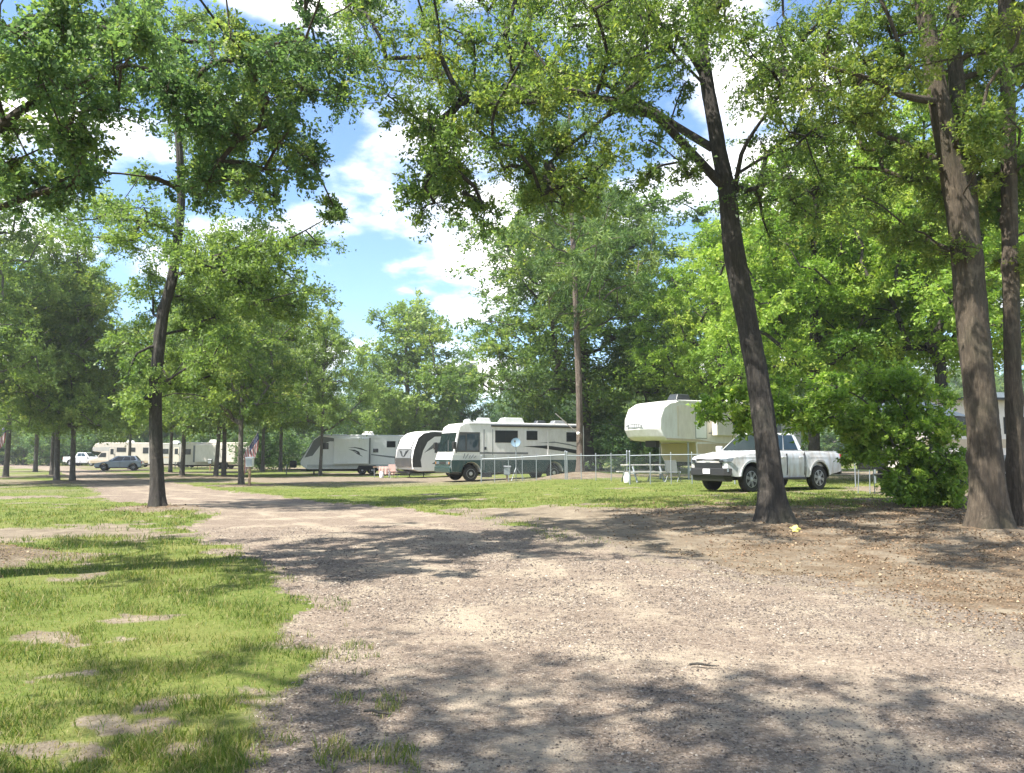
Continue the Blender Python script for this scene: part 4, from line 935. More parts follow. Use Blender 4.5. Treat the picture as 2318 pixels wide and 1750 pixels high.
def make_pickup(name, detail=True):
    rt = empty(name)
    fx, rx, Rw = 1.63, -1.63, 0.395; HW = 0.93
    def ztop(x): return float(np.interp(x, [-2.82, -2.74, -.95, .4, 1.3, 2.0, 2.36, 2.50, 2.56], [1.17, 1.225, 1.235, 1.225, 1.195, 1.135, 1.075, 1.03, .98]))
    def zlow(x):
        z = float(np.interp(x, [-2.82, -2.5, -2.2, -1.1, 1.1, 2.2, 2.56], [.60, .54, .50, .43, .43, .47, .50]))
        for cx in (fx, rx):
            if abs(x - cx) < .5: z = max(z, Rw + .02 + math.sqrt(.25 - (x - cx) ** 2))
        return z
    def half(x, z):
        w = HW * (1 - .15 * max(0, (x - 1.75) / .81) ** 2.2 - .02 * max(0, (-x - 2.2) / .62) ** 2)
        w *= 1 - .055 * max(0, (z - .86) / .38) ** 2 - .035 * max(0, (.86 - z) / .45) ** 2
        for cx in (fx, rx):
            dd = abs(math.hypot(x - cx, z - Rw - .02) - .5); w += .028 * math.exp(-(dd / .13) ** 2)
        return w + .010 * math.exp(-((z - 1.05) / .03) ** 2)
    NL = 14
    def skin(xs, s):
        vs = [(x, s * (half(x, zz) - (.03 if k == NL else 0)), zz + (0 if k < NL else .008)) for x in xs for k in range(NL + 1) for zz in [zlow(x) + (ztop(x) - zlow(x)) * k / NL]]
        n = NL + 1; fs = [(i * n + k, i * n + k + 1, (i + 1) * n + k + 1, (i + 1) * n + k) for i in range(len(xs) - 1) for k in range(NL)]
        return vs, fs
    xs_c = sorted(set([round(v, 3) for v in list(np.linspace(-.93, 2.56, 60)) + [fx + .5 * math.sin(a) for a in np.linspace(-1.57, 1.57, 25)]]))
    xs_b = sorted(set([round(v, 3) for v in list(np.linspace(-2.80, -.965, 34)) + [rx + .5 * math.sin(a) for a in np.linspace(-1.57, 1.57, 25)]]))
    bd = MB()
    for s in (1, -1): bd.add(*skin(xs_c, s))
    nc = 11; vs = []; fs = []                              # bonnet and scuttle
    for x in xs_c:
        yt = half(x, ztop(x)) - .03
        for c in range(nc): y = -yt + 2 * yt * c / (nc - 1); u = y / yt; vs.append((x, y, ztop(x) + .008 + .045 * (1 - u * u) * min(1, (2.6 - x) / .4) + (.018 if .38 < abs(u) < .62 and x > 1.25 else 0)))
    fs = [(i * nc + c, i * nc + c + 1, (i + 1) * nc + c + 1, (i + 1) * nc + c) for i in range(len(xs_c) - 1) for c in range(nc - 1)]
    MB().add(vs, fs).build("hood", M['truck'], rt, smooth=True)
    vs = []; x = 2.56                                        # front face, bowed in plan
    for k in range(NL + 1):
        zz = zlow(x) + (ztop(x) - zlow(x)) * k / NL; w = half(x, zz) - (.03 if k == NL else 0)
        for c in range(nc): u = -1 + 2 * c / (nc - 1); vs.append((x + .05 * (1 - abs(u) ** 2.5), u * w, zz + (0 if k < NL else .008)))
    fs = [(k * nc + c, k * nc + c + 1, (k + 1) * nc + c + 1, (k + 1) * nc + c) for k in range(NL) for c in range(nc - 1)]
    bd.add(vs, fs)
    bd.box(-.945, -.925, -HW + .05, HW - .05, .45, 1.24).build("body", M['truck_side'], rt, smooth=True)
    # load bed: two sides with wheel cut-outs, tailgate, floor
    for s in (-1, 1):
        ob = MB().add(*skin(xs_b, s)); yi = s * (HW - .11)
        ob.box(-2.80, -.965, *sorted((yi, yi + s * .02)), .74, 1.225).box(-2.80, -.965, *sorted((yi + s * .02, s * (HW - .055))), 1.205, 1.228)
        ob.build("bed_side", M['truck_side'], rt, smooth=True)
        # dark wheel-arch lip
        for cx in (fx, rx):
            o = arc(cx, Rw + .02, .555, 172, 8, 12) + arc(cx, Rw + .02, .495, 8, 172, 12)
            yy = sorted((HW * s * .96, HW * s + .034 * s))
            MB().prism(o, yy[0], yy[1]).build("wheel_arch_lip", M['truck_side'], rt)
            w_ = MB().prism(arc(cx, Rw + .02, .498, 180, 0, 12) + arc(cx, Rw + .02, .47, 0, 180, 12), *sorted((s * .52, s * (HW - .01))))
            w_.prism(arc(cx, Rw + .02, .497, 180, 0, 12), *sorted((s * .50, s * .52))).build("wheel_well", M['black'], rt)
    MB().box(-2.79, -2.72, -HW + .09, HW - .09, .62, 1.215).build("tailgate", M['truck'], rt, bevel=.02)
    MB().box(-2.72, -.97, -HW + .09, HW - .09, .72, .76).build("bed_floor", M['black'], rt)
    MB().box(-2.90, -2.80, -.86, .86, .50, .66).build("rear_bumper", M['black'], rt, bevel=.03)
    MB().box(2.1, -2.6, -.5, .5, .36, .44).build("underbody", M['black'], rt)
    for s in (-1, 1):
        MB().box(-2.815, -2.76, s * .86 - .055, s * .86 + .055, .86, 1.14).build("tail_light", M['red'], rt)
    # cab greenhouse
    zb, ztp = 1.225, 1.80
    b = [(1.22, -.84), (1.22, .84), (-.93, .86), (-.93, -.86)]; t = [(.50, -.64), (.50, .64), (-.74, .67), (-.74, -.67)]
    A = [(x, y, zb) for x, y in b]; B = [(x, y, ztp) for x, y in t]
    MB().loft(A, B).build("cab_roof", M['truck'], rt, bevel=.05, seg=3)
    fw = (A[0], A[1], B[1], B[0])
    windowed(rt, fw, .06, .94, .06, .90, M['glass_dark'], name="windshield", cutl=.0, cutr=.0, border=.02)
    for s in (1, -1):
        fc = (A[2], A[1], B[1], B[2]) if s < 0 else None
        if s > 0: face = (A[2], A[1], B[1], B[2]); face = (A[1], A[2], B[2], B[1])
        else: face = (A[3], A[0], B[0], B[3])
        if s > 0:
            windowed(rt, face, .20, .52, .10, .86, M['glass_blue'], name="door_window", cutl=.05, border=.02)
            windowed(rt, face, .56, .88, .10, .86, M['glass_blue'], name="door_window", cutr=.10, border=.02)
        else:
            windowed(rt, face, .12, .44, .10, .86, M['glass_blue'], name="door_window", cutl=.10, border=.02)
            windowed(rt, face, .48, .80, .10, .86, M['glass_blue'], name="door_window", cutr=.05, border=.02)
        for xa, xb in ((1.02, -.02), (-.04, -.88)):      # doors: thin seams and a handle
            dr = MB()
            yy = sorted((s * (HW - .05), s * (HW + .006)))
            for x0, x1, z0, z1 in ((xa - .006, xa + .006, .55, 1.16), (xb - .006, xb + .006, .50, 1.16)):
                dr.box(x0, x1, yy[0], yy[1], z0, z1)
            dd = dr.build("door", M['black'], rt)
            hy = sorted((s * (HW + .004), s * (HW + .04)))
            MB().box(xb + .06, xb + .26, hy[0], hy[1], 1.03, 1.07).build("handle", M['truck'], dd, bevel=.008)
        my = sorted((s * (HW + .02), s * (HW + .24)))
        mr = MB().box(.93, 1.07, my[0], my[1], 1.22, 1.40).build("mirror", M['truck'], rt, bevel=.03)
        MB().box(.97, 1.03, *sorted((s * (HW - .06), s * (HW + .06))), 1.20, 1.26).build("arm", M['black'], mr)
        MB().box(-.9, 1.02, *sorted((s * (HW - .04), s * (HW + .05))), .37, .43).build("side_step", M['black'], rt, bevel=.01)
        # headlights wrap the corner
        hl = MB().slab([(2.625, s * .52, .885), (2.585, s * .80, .905), (2.46, s * .895, .925), (2.40, s * .905, 1.0), (2.585, s * .79, .985), (2.625, s * .52, .965)][::(1 if s > 0 else -1)], .03).build("headlight", M['lamp'], rt)
        MB().slab([(2.655, s * .54, .90), (2.635, s * .68, .91), (2.635, s * .68, .965), (2.655, s * .54, .955)][::(1 if s > 0 else -1)], .02).build("lens", M['black'], hl)
        MB().slab([(2.595, s * .60, .60), (2.57, s * .86, .62), (2.57, s * .86, .72), (2.60, s * .60, .70)][::(1 if s > 0 else -1)], .02).build("fog_light", M['lamp'], rt)
        for cx in (fx, rx): wheel(rt, cx, s * (HW - .135), Rw, .25, s)
    gr = MB().box(2.57, 2.622, -.60, .60, .715, .885).build("grille", M['black'], rt, bevel=.01)
    for k in range(5): MB().box(2.62, 2.630, -.54, .54, .755 + k * .026, .762 + k * .026).build("bar", M['stripe_dark'], gr)
    g2 = MB().box(2.57, 2.618, -.52, .52, .945, .985).build("upper_grille", M['black'], rt, bevel=.01)
    MB().box(2.61, 2.622, -.09, .09, .895, .93).build("emblem", M['chrome'], rt)
    fb = MB().loft([(2.50, -.92, .50), (2.68, -.70, .50), (2.68, .70, .50), (2.50, .92, .50)], [(2.50, -.94, .73), (2.66, -.70, .72), (2.66, .70, .72), (2.50, .94, .73)]).build("front_bumper", M['black'], rt, bevel=.02)
    MB().loft([(2.42, -.86, .33), (2.58, -.66, .33), (2.58, .66, .33), (2.42, .86, .33)], [(2.46, -.90, .50), (2.63, -.68, .50), (2.63, .68, .50), (2.46, .90, .50)]).build("air_dam", M['black'], rt, bevel=.02)
    MB().box(2.685, 2.692, -.155, .155, .555, .70).build("number_plate", M['plate'], rt)
    for s in (-1, 1): MB().box(-.7, .3, s * .42 - .02, s * .42 + .02, 1.775, 1.80).build("roof_rail", M['black'], rt)
    return rt
def heading(hx, hy): return math.atan2(hy, hx)
def seat(root, x, y, rz, dz=0):
    root.location = (x, y, tz(x, y) + dz); root.rotation_euler = (0, 0, rz)
truck = make_pickup("pickup_truck")
rzT = heading(-.866, -.5)
fwx, fwy = (1695 - CX) / FPX * 24.3, 24.3                      # outer face of the near front wheel
cT = Vector((fwx, fwy)) + Vector((.866, .5)) * 1.63 - Vector((.5, -.866)) * .9
seat(truck, cT.x, cT.y, rzT, -.02)
truck.scale = (.97, 1.0, 1.05)
tag(truck, "dusty white crew-cab pickup parked behind the leaning oak", "pickup truck")
far_truck = copy_tree(truck); seat(far_truck, -60.5, 110, heading(.99, -.12)); far_truck.name = "pickup_truck"
tag(far_truck, "small distant white pickup seen side-on beside the far road", "pickup truck")

def make_car(name):
    rt = empty(name); HW = .88; fx, rx, Rw = 1.32, -1.32, .32
    low = [(2.12, .30), (2.20, .45), (2.18, .62), (2.02, .74), (1.25, .90), (.9, .94), (-1.6, 1.0), (-2.05, .95), (-2.12, .75), (-2.10, .40), (-2.0, .30), (-1.75, .28)]
    low = low[:11] + arc(rx, Rw, .40, 184, -4, 10)[0:11] + arc(fx, Rw, .40, 184, -4, 10)
    MB().prism(low, -HW, HW).build("body", M['car_blue'], rt, bevel=.08, seg=3)
    A = [(1.02, -.78, .93), (1.02, .78, .93), (-1.85, .80, .98), (-1.85, -.80, .98)]; B = [(.18, -.60, 1.46), (.18, .60, 1.46), (-1.45, .62, 1.47), (-1.45, -.62, 1.47)]
    MB().loft(A, B).build("cabin", M['car_blue'], rt, bevel=.06, seg=3)
    windowed(rt, (A[0], A[1], B[1], B[0]), .06, .94, .08, .92, M['glass_blue'], name="windshield", border=.01)
    windowed(rt, (A[2], A[3], B[3], B[2]), .1, .9, .2, .9, M['glass'], name="rear_window", border=.01)
    for s in (1, -1):
        face = (A[1], A[2], B[2], B[1]) if s > 0 else (A[3], A[0], B[0], B[3])
        for u0, u1 in (((.12, .44), (.47, .72), (.74, .92)) if s > 0 else ((.08, .26), (.28, .53), (.56, .88))):
            windowed(rt, face, u0, u1, .12, .88, M['glass'], name="door_window", border=.012)
        for x0, x1 in ((.85, -.12), (-.14, -1.0)):
            dd = MB().box(x0 - .006, x0 + .006, *sorted((s * HW, s * (HW + .003))), .35, .92).box(x1 - .006, x1 + .006, *sorted((s * HW, s * (HW + .003))), .35, .92).build("door", M['black'], rt)
            MB().box(x1 + .05, x1 + .2, *sorted((s * (HW + .003), s * (HW + .03))), .80, .83).build("handle", M['car_blue'], dd)
        MB().box(.72, .84, *sorted((s * (HW - .04), s * (HW + .16))), .95, 1.07).build("mirror", M['car_blue'], rt, bevel=.02)
        MB().slab([(2.185, s * .52, .60), (2.10, s * .86, .62), (1.98, s * .885, .73), (2.10, s * .52, .70)][::(1 if s > 0 else -1)], .02).build("headlight", M['lamp'], rt)
        MB().box(-2.12, -2.02, *sorted((s * .60, s * .87)), .72, .88).build("tail_light", M['red'], rt)
        for cx in (fx, rx): wheel(rt, cx, s * (HW - .10), Rw, .20, s)
    MB().box(2.17, 2.215, -.5, .5, .40, .56).build("grille", M['black'], rt)
    MB().box(-2.0, 2.1, -.7, .7, .24, .32).build("underbody", M['black'], rt)
    return rt
car = make_car("hatchback_car"); seat(car, -39.6, 78.5, heading(-.95, -.30)); tag(car, "blue-grey hatchback parked on the grass by the far road", "car")

def rv_shell(rt, outline, hw, mat, name="body", bevel=.07):
    return MB().prism(outline, -hw, hw).build(name, mat, rt, bevel=bevel, seg=3)
def side_panel(rt, pts, hw, mat, name, t=.006, base=0.0, both=False):
    o = None
    for s in ((1, -1) if both else (1,)):
        o = MB().prism(pts, *sorted((s * (hw + base), s * (hw + base + t)))).build(name, mat, rt)
    return o
def rv_window(rt, x0, x1, z0, z1, hw, s=1, split=None, mat=None, name="window"):
    f = MB().box(x0, x1, *sorted((s * hw, s * (hw + .022))), z0, z1).build(name, M['black'], rt, bevel=.008)
    b = .035; xs = [x0 + b] + ([split] if split else []) + [x1 - b]
    for a, c in zip(xs[:-1], xs[1:]):
        MB().box(a + .01, c - .01, *sorted((s * (hw + .018), s * (hw + .028))), z0 + b, z1 - b).build("pane", mat or M['glass'], f)
    return f
def rv_door(rt, x0, x1, z0, z1, hw, mat, s=1, win=True):
    f = MB().box(x0, x1, *sorted((s * hw, s * (hw + .02))), z0, z1).build("door", mat, rt, bevel=.01)
    fr = MB()
    for a, b_, c, d_ in ((x0 - .03, x0, z0 - .03, z1 + .03), (x1, x1 + .03, z0 - .03, z1 + .03), (x0, x1, z1, z1 + .03), (x0, x1, z0 - .03, z0)): fr.box(a, b_, *sorted((s * hw, s * (hw + .012))), c, d_)
    fr.build("frame", M['stripe_grey'], f)
    if win: MB().box(x0 + .14, x1 - .14, *sorted((s * (hw + .02), s * (hw + .028))), z0 + (z1 - z0) * .52, z1 - .18).build("pane", M['glass'], f)
    MB().box(x0 + .05, x0 + .10, *sorted((s * (hw + .02), s * (hw + .06))), z0 + .85, z0 + 1.0).build("handle", M['black'], f)
    return f
def ac_unit(rt, x, z, l=.95, w=.7, h=.28, mat=None):
    a = MB().loft([(x - l / 2, -w / 2, z), (x + l / 2, -w / 2, z), (x + l / 2, w / 2, z), (x - l / 2, w / 2, z)], [(x - l * .40, -w * .4, z + h), (x + l * .34, -w * .4, z + h), (x + l * .34, w * .4, z + h), (x - l * .40, w * .4, z + h)]).build("air_conditioner", mat or M['rv_white'], rt, bevel=.05, seg=3)
    return a
def stab(rt, xs, hw, ztop):
    for x in xs:
        for s in (-1, 1): MB().tube([(x, s * (hw - .25), ztop), (x, s * (hw - .25), .03)], .03, 8).box(x - .1, x + .1, s * (hw - .25) - .1, s * (hw - .25) + .1, 0, .03).build("stabilizer_jack", M['black'], rt)

# --- the motorhome with the green skirt
def make_motorhome():
    rt = empty("motorhome"); hw = 1.24; Lb = 8.3
    out = [(-.02, .52), (.05, .78), (.03, 1.30), (-.07, 1.55), (-.33, 2.72), (-.44, 3.0), (-.75, 3.19), (-1.2, 3.24), (-Lb + .15, 3.24), (-Lb, 3.1), (-Lb, .5), (-6.9, .47)]
    out = out[:12] + arc(-6.3, .48, .55, 180, 0, 10) + [(-5.6, .47), (-1.75, .47)] + arc(-1.12, .48, .56, 180, 0, 10) + [(-.5, .50)]
    rv_shell(rt, out, hw, M['rv_white'], bevel=.10)
    # silver-white nose cap above the glass and brow
    zs = [(-.07, 1.55), (-.33, 2.72)]
    # green lower skin with the arches cut
    lo = [(.052, 1.16), (.058, .80), (-.01, .53), (-.5, .505)] + arc(-1.12, .48, .58, 0, 180, 10) + [(-1.8, .475), (-5.6, .475)] + arc(-6.3, .48, .57, 0, 180, 10) + [(-6.95, .475), (-Lb + .1, .51), (-Lb + .1, 1.16)]
    for s in (1, -1): MB().prism(lo, *sorted((s * hw, s * (hw + .012)))).build("lower_skirt", M['green'], rt)
    MB().slab([(.045, -hw + .06, .82), (.045, hw - .06, .82), (.048, hw - .06, 1.16), (.048, -hw + .06, 1.16)], .02).build("lower_nose", M['green'], rt)
    MB().box(-.05, .13, -hw + .04, hw - .04, .46, .80).build("front_bumper", M['green'], rt, bevel=.05)
    for s in (1, -1):
        h = MB().box(.05, .09, s * .78 - .2, s * .78 + .2, .92, 1.08).build("headlight", M['lamp'], rt, bevel=.02)
        MB().box(.09, .10, s * 1.02 - .03, s * 1.02 + .03, .94, 1.06).build("turn_light", M['amber'], h)
    MB().box(.062, .075, -.42, .42, .93, 1.07).build("grille", M['black'], rt)
    # glass: windshield in two halves, side glass wraps back
    def front(z): t = (z - 1.55) / 1.17; return -.07 - .26 * t
    for s in (1, -1):
        y0, y1 = (.03, hw - .10) if s > 0 else (-hw + .10, -.03)
        P = [(front(1.62) + .012, y0, 1.62), (front(1.62) + .012, y1, 1.62), (front(2.66) + .012, y1, 2.66), (front(2.66) + .012, y0, 2.66)]
        f = MB().slab(P, .012).build("windshield", M['glass_dark'], rt)
        yw = .55 * s
        MB().tube([(front(1.63) + .05, yw, 1.63), (front(2.25) + .05, yw - .35 * s, 2.25)], .012, 5).build("wiper", M['black'], f)
        MB().prism([(-.20, 1.60), (-.42, 2.68), (-1.62, 2.68), (-1.62, 1.60)], *sorted((s * hw, s * (hw + .010)))).build("side_glass_band", M['charcoal'], rt)
        sw = MB().prism([(-.86, 1.68), (-.86, 2.58), (-1.54, 2.58), (-1.54, 1.68)], *sorted((s * (hw + .010), s * (hw + .018)))).build("driver_window", M['glass_blue'], rt)
        MB().prism([(-.31, 1.68), (-.46, 2.50), (-.76, 2.50), (-.76, 1.68)], *sorted((s * (hw + .010), s * (hw + .018)))).build("quarter_window", M['glass_blue'], rt)
        mr = MB().box(-.12, .06, *sorted((s * (hw + .10), s * (hw + .32))), 1.75, 2.15).build("mirror", M['black'], rt, bevel=.03)
        MB().tube([(-.1, s * (hw + .2), 1.78), (-.25, s * hw, 1.55)], .02, 6).build("arm", M['black'], mr)
        for cx in (-1.12, -6.3):
            wheel(rt, cx, s * (hw - .16), .42, .26, s, 'dish', .60)
            MB().prism(arc(cx, .48, .54, 180, 0, 10), *sorted((s * .70, s * .74))).build("wheel_well", M['black'], rt)
    MB().slab([(-.34, -hw + .1, 2.70), (-.34, hw - .1, 2.70), (-.45, hw - .1, 2.99), (-.45, -hw + .1, 2.99)], .015).build("front_cap", M['rv_bright'], rt)
    MB().slab([(.055, -hw + .08, 1.18), (.055, hw - .08, 1.18), (-.05, hw - .08, 1.53), (-.05, -hw + .08, 1.53)], .012).build("nose_panel", M['rv_bright'], rt)
    # bands and swooshes
    for s in (1, -1):
        def sp(pts, mat, nm, t=.007, base=0): MB().prism(pts, *sorted((s * (hw + base), s * (hw + base + t)))).build(nm, mat, rt)
        sp([(-.03, 1.163), (-.04, 1.42), (-Lb + .15, 1.42), (-Lb + .15, 1.163)], M['rv_silver'], "silver_band")
        sp([(-1.62, 1.50), (-1.62, 1.60), (-4.6, 1.58), (-4.6, 1.48)], M['stripe_grey'], "pinstripe")
        sp([(-4.3, 1.92), (-5.5, 1.82), (-7.2, 1.60), (-Lb + .2, 1.45), (-Lb + .2, 1.68), (-7.0, 1.84), (-5.8, 1.98)], M['stripe_dark'], "swoosh_stripe", .007)
        sp([(-5.2, 2.12), (-6.4, 2.13), (-7.4, 1.98), (-Lb + .2, 1.80), (-Lb + .2, 1.88), (-7.3, 2.07), (-6.3, 2.20)], M['stripe_grey'], "swoosh_stripe", .007)
        # script-like brand strokes by the driver's door
        for k, (x0, z0, x1, z1) in enumerate(((-.62, 1.25, -.72, 1.52), (-.74, 1.24, -.92, 1.50), (-.95, 1.24, -1.04, 1.42), (-1.06, 1.24, -1.22, 1.45), (-1.25, 1.26, -1.38, 1.40))):
            sp([(x0, z0), (x0 - .05, z0), (x1 - .05, z1), (x1, z1)], M['stripe_grey'], "lettering_stroke", .004, .009)
    rv_window(rt, -3.95, -2.55, 2.12, 2.80, hw, 1, -3.2); rv_window(rt, -5.2, -4.5, 2.28, 2.80, hw, 1); rv_window(rt, -7.9, -7.1, 2.2, 2.75, hw, 1)
    rv_window(rt, -4.5, -3.0, 2.1, 2.75, hw, -1, -3.7); rv_window(rt, -7.6, -6.4, 2.1, 2.75, hw, -1)
    side_panel(rt, [(-1.85, .62), (-1.85, 2.85), (-1.90, 2.85), (-1.90, .62)], hw, M['stripe_grey'], "door_seam", .004, .013)
    side_panel(rt, [(-2.38, 1.43), (-2.38, 2.85), (-2.42, 2.85), (-2.42, 1.43)], hw, M['stripe_grey'], "door_seam", .004)
    MB().box(-2.02, -1.90, hw + .002, hw + .03, 1.72, 1.88).build("door_light", M['stripe_dark'], rt)
    for x in (-3.0, -3.9, -4.9): side_panel(rt, [(x, .50), (x, 1.14), (x - .02, 1.14), (x - .02, .50)], hw, M['black'], "compartment_seam", .003, .0125)
    for x in (-5.85,): side_panel(rt, [(x, 1.45), (x, 3.0), (x - .06, 3.0), (x - .06, 1.45)], hw, M['rv_white'], "awning_arm", .05)
    MB().tube([(-2.3, hw + .06, 3.06), (-7.8, hw + .06, 3.06)], .06, 10).build("awning_roll", M['stripe_dark'], rt, smooth=True)
    MB().box(-Lb + .05, -1.0, hw - .01, hw + .03, 3.11, 3.16).build("roof_gutter", M['rv_silver'], rt)
    ac_unit(rt, -2.35, 3.24, .8, .62, .30, M['rv_silver']); ac_unit(rt, -4.1, 3.24, 1.5, .8, .34, M['rv_silver']); ac_unit(rt, -6.0, 3.24, .7, .5, .22, M['stripe_dark']); ac_unit(rt, -7.2, 3.24, .9, .6, .24, M['stripe_grey'])
    MB().lathe([(.24, 0), (.24, .10), (.18, .18), (.05, .22)], (-1.4, 0, 3.24), 'z', 18).build("antenna_dome", M['rv_silver'], rt, smooth=True)
    MB().box(-8.1, -.6, -.7, .7, .36, .52).build("chassis", M['black'], rt)
    MB().box(-2.35, -1.85, hw - .28, hw + .02, .22, .47).build("entry_step", M['black'], rt)
    return rt
mh = make_motorhome(); cx_, cy_ = (1024 - CX) / FPX * 41.9, 41.9
rzM = heading(-.9, -.436); nrm = Vector((.436, -.9)) * 1.24
seat(mh, cx_ - nrm.x, cy_ - nrm.y, rzM, 0.0); mh.location.z = tz(cx_ + 1.5, cy_ + 1)
tag(mh, "white class A motorhome with dark green skirt behind the chain-link fence", "motorhome")

# --- the fifth-wheel with the raised nose
def make_fifth():
    rt = empty("fifth_wheel_trailer"); hw = 1.22; L_ = 10.2
    out = [(.10, 2.02), (.30, 2.35), (.28, 2.85), (.05, 3.35), (-.5, 3.62), (-1.8, 3.78), (-3.0, 3.80), (-L_, 3.72), (-L_, .85), (-2.75, .85), (-2.55, 1.15), (-2.5, 1.78), (-.35, 1.86)]
    # rounded nose: loft of plan rings so the front bulges in plan
    vs = []; fs = []; K = len(out); ys = [-1, -.9, -.62, -.25, .25, .62, .9, 1]
    for yv in ys:
        pull = max(0, abs(yv) - .15) ** 2.4 * .75
        for x, z in out:
            k = max(0, min(1, (x + 1.6) / 1.6)); vs.append((x - pull * k, yv * hw, z - (.05 * abs(yv) ** 4 if z > 3.4 else 0)))
    for j in range(len(ys) - 1):
        for i in range(K): fs.append((j * K + i, j * K + (i + 1) % K, (j + 1) * K + (i + 1) % K, (j + 1) * K + i))
    fs.append(tuple(range(K - 1, -1, -1))); fs.append(tuple((len(ys) - 1) * K + i for i in range(K)))
    o = MB().add(vs, fs).build("body", M['rv_white'], rt, bevel=.04, seg=2)
    # tan lower wall, olive band under the overhang
    for s in (1, -1):
        MB().prism([(-2.76, .86), (-2.56, 1.15), (-2.52, 1.70), (-4.0, 1.74), (-L_ + .05, 1.74), (-L_ + .05, .86)], *sorted((s * hw, s * (hw + .008)))).build("lower_wall", M['rv_tan'], rt)
        MB().prism([(-.55, 1.88), (-2.5, 1.80), (-4.0, 1.745), (-4.0, 1.78), (-L_ + .05, 1.78), (-L_ + .05, 1.742), (-3.9, 1.742)][:3] + [(-2.5, 1.92), (-.55, 1.96)], *sorted((s * hw, s * (hw + .006)))).build("trim_strip", M['rv_tan'], rt)
        MB().prism([(-1.25, 2.05), (-1.25, 3.45), (-1.36, 3.45), (-1.36, 2.05)], *sorted((s * hw, s * (hw + .006)))).build("nose_seam", M['rv_beige'], rt)
        MB().prism([(-4.5, 2.25), (-6.6, 2.85), (-6.6, 2.95), (-4.5, 2.33)], *sorted((s * hw, s * (hw + .006)))).build("swoosh_stripe", M['stripe_grey'], rt)
        MB().prism([(-3.3, 2.18), (-4.5, 2.26), (-4.5, 2.33), (-3.3, 2.24)], *sorted((s * hw, s * (hw + .006)))).build("swoosh_stripe", M['stripe_grey'], rt)
    for s in (1, -1): MB().prism([(-1.38, 2.0), (-1.38, 3.5), (-L_ + .1, 3.55), (-L_ + .1, 1.80), (-4.0, 1.80), (-2.4, 1.95)], *sorted((s * (hw - .002), s * (hw + .003)))).build("side_wall", M['rv_cream'], rt)
    d_ = rv_door(rt, -3.15, -2.45, 1.98, 3.42, hw, M['rv_bright'], 1, False)
    MB().box(-2.98, -2.62, hw + .02, hw + .03, 2.55, 3.22).build("pane", M['glass'], d_)
    sl = MB().box(-6.9, -3.5, hw, hw + .35, 2.10, 3.35).build("slide_out", M['rv_cream'], rt, bevel=.03)
    MB().box(-5.9, -4.6, hw + .35, hw + .37, 2.5, 3.0).build("pane", M['glass'], sl)
    rv_window(rt, -8.6, -7.6, 2.3, 2.95, hw, 1); rv_window(rt, -5.6, -4.2, 2.2, 2.9, hw, -1)
    MB().box(-6.95, -3.4, hw - .01, hw + .40, 3.37, 3.43).build("slide_awning", M['rv_beige'], rt)
    # name plate on the nose, an oval with raised strokes, and the lower pale panel
    bd = MB().add([(.325 - .10 * abs(math.sin(a)) * 0 - .02 * math.cos(a) ** 2 * 0 - .06 * (.55 * math.cos(a)) ** 2, .58 * math.cos(a), 2.52 + .10 * math.sin(a)) for a in [k * math.pi / 12 for k in range(24)]], [tuple(range(24))]).build("name_plate", M['stripe_grey'], rt)
    for k in range(7): MB().box(.30, .335 - .012 * abs(k - 3) * .6, -.42 + k * .13, -.36 + k * .13, 2.47, 2.57).build("lettering_stroke", M['rv_bright'], bd)
    MB().slab([(-2.56, -1.15, 1.16), (-2.56, 1.15, 1.16), (-2.50, 1.15, 1.74), (-2.50, -1.15, 1.74)], .03).build("front_lower_wall", M['rv_olive'], rt)
    MB().slab([(-2.76, -1.15, .88), (-2.76, 1.15, .88), (-2.57, 1.15, 1.15), (-2.57, -1.15, 1.15)], .03).build("front_skirt", M['rv_tan'], rt)
    MB().box(-.95, -.7, -.35, .35, 1.55, 1.88).build("kingpin", M['black'], rt)
    for s in (-1, 1):
        MB().tube([(-2.2, s * .95, 1.8), (-2.2, s * .95, .04)], .045, 8).box(-2.32, -2.08, s * .95 - .12, s * .95 + .12, 0, .04).build("landing_leg", M['steel'], rt)
        for x in (-6.6, -7.6): wheel(rt, x, s * (hw - .18), .38, .22, s, 'dish')
        MB().prism([(-6.05, .86), (-6.2, 1.12), (-8.0, 1.12), (-8.15, .86)], *sorted((s * hw, s * (hw + .012)))).build("wheel_fender", M['black'], rt)
    MB().box(-L_ + .1, -2.8, -.9, .9, .66, .86).build("chassis", M['black'], rt)
    ac_unit(rt, -2.6, 3.80, 1.0, .7, .32, M['stripe_dark']); ac_unit(rt, -6.5, 3.76, .9, .7, .3)
    MB().box(-L_, -1.2, hw - .02, hw + .02, 3.66, 3.72).build("roof_gutter", M['rv_bright'], rt)
    stab(rt, (-9.6,), hw, .7)
    return rt
fw5 = make_fifth(); rz5 = heading(-.84, -.543)
fc = Vector(((1497 - CX) / FPX * 35.2, 35.2)); n5 = Vector((.543, -.84)) * 1.22
p5 = fc - n5 + Vector((-.84, -.543)) * .25
seat(fw5, p5.x, p5.y, rz5); fw5.location.z = tz(9, 37) - .03
tag(fw5, "big white fifth-wheel trailer with rounded nose and tan lower wall", "trailer")

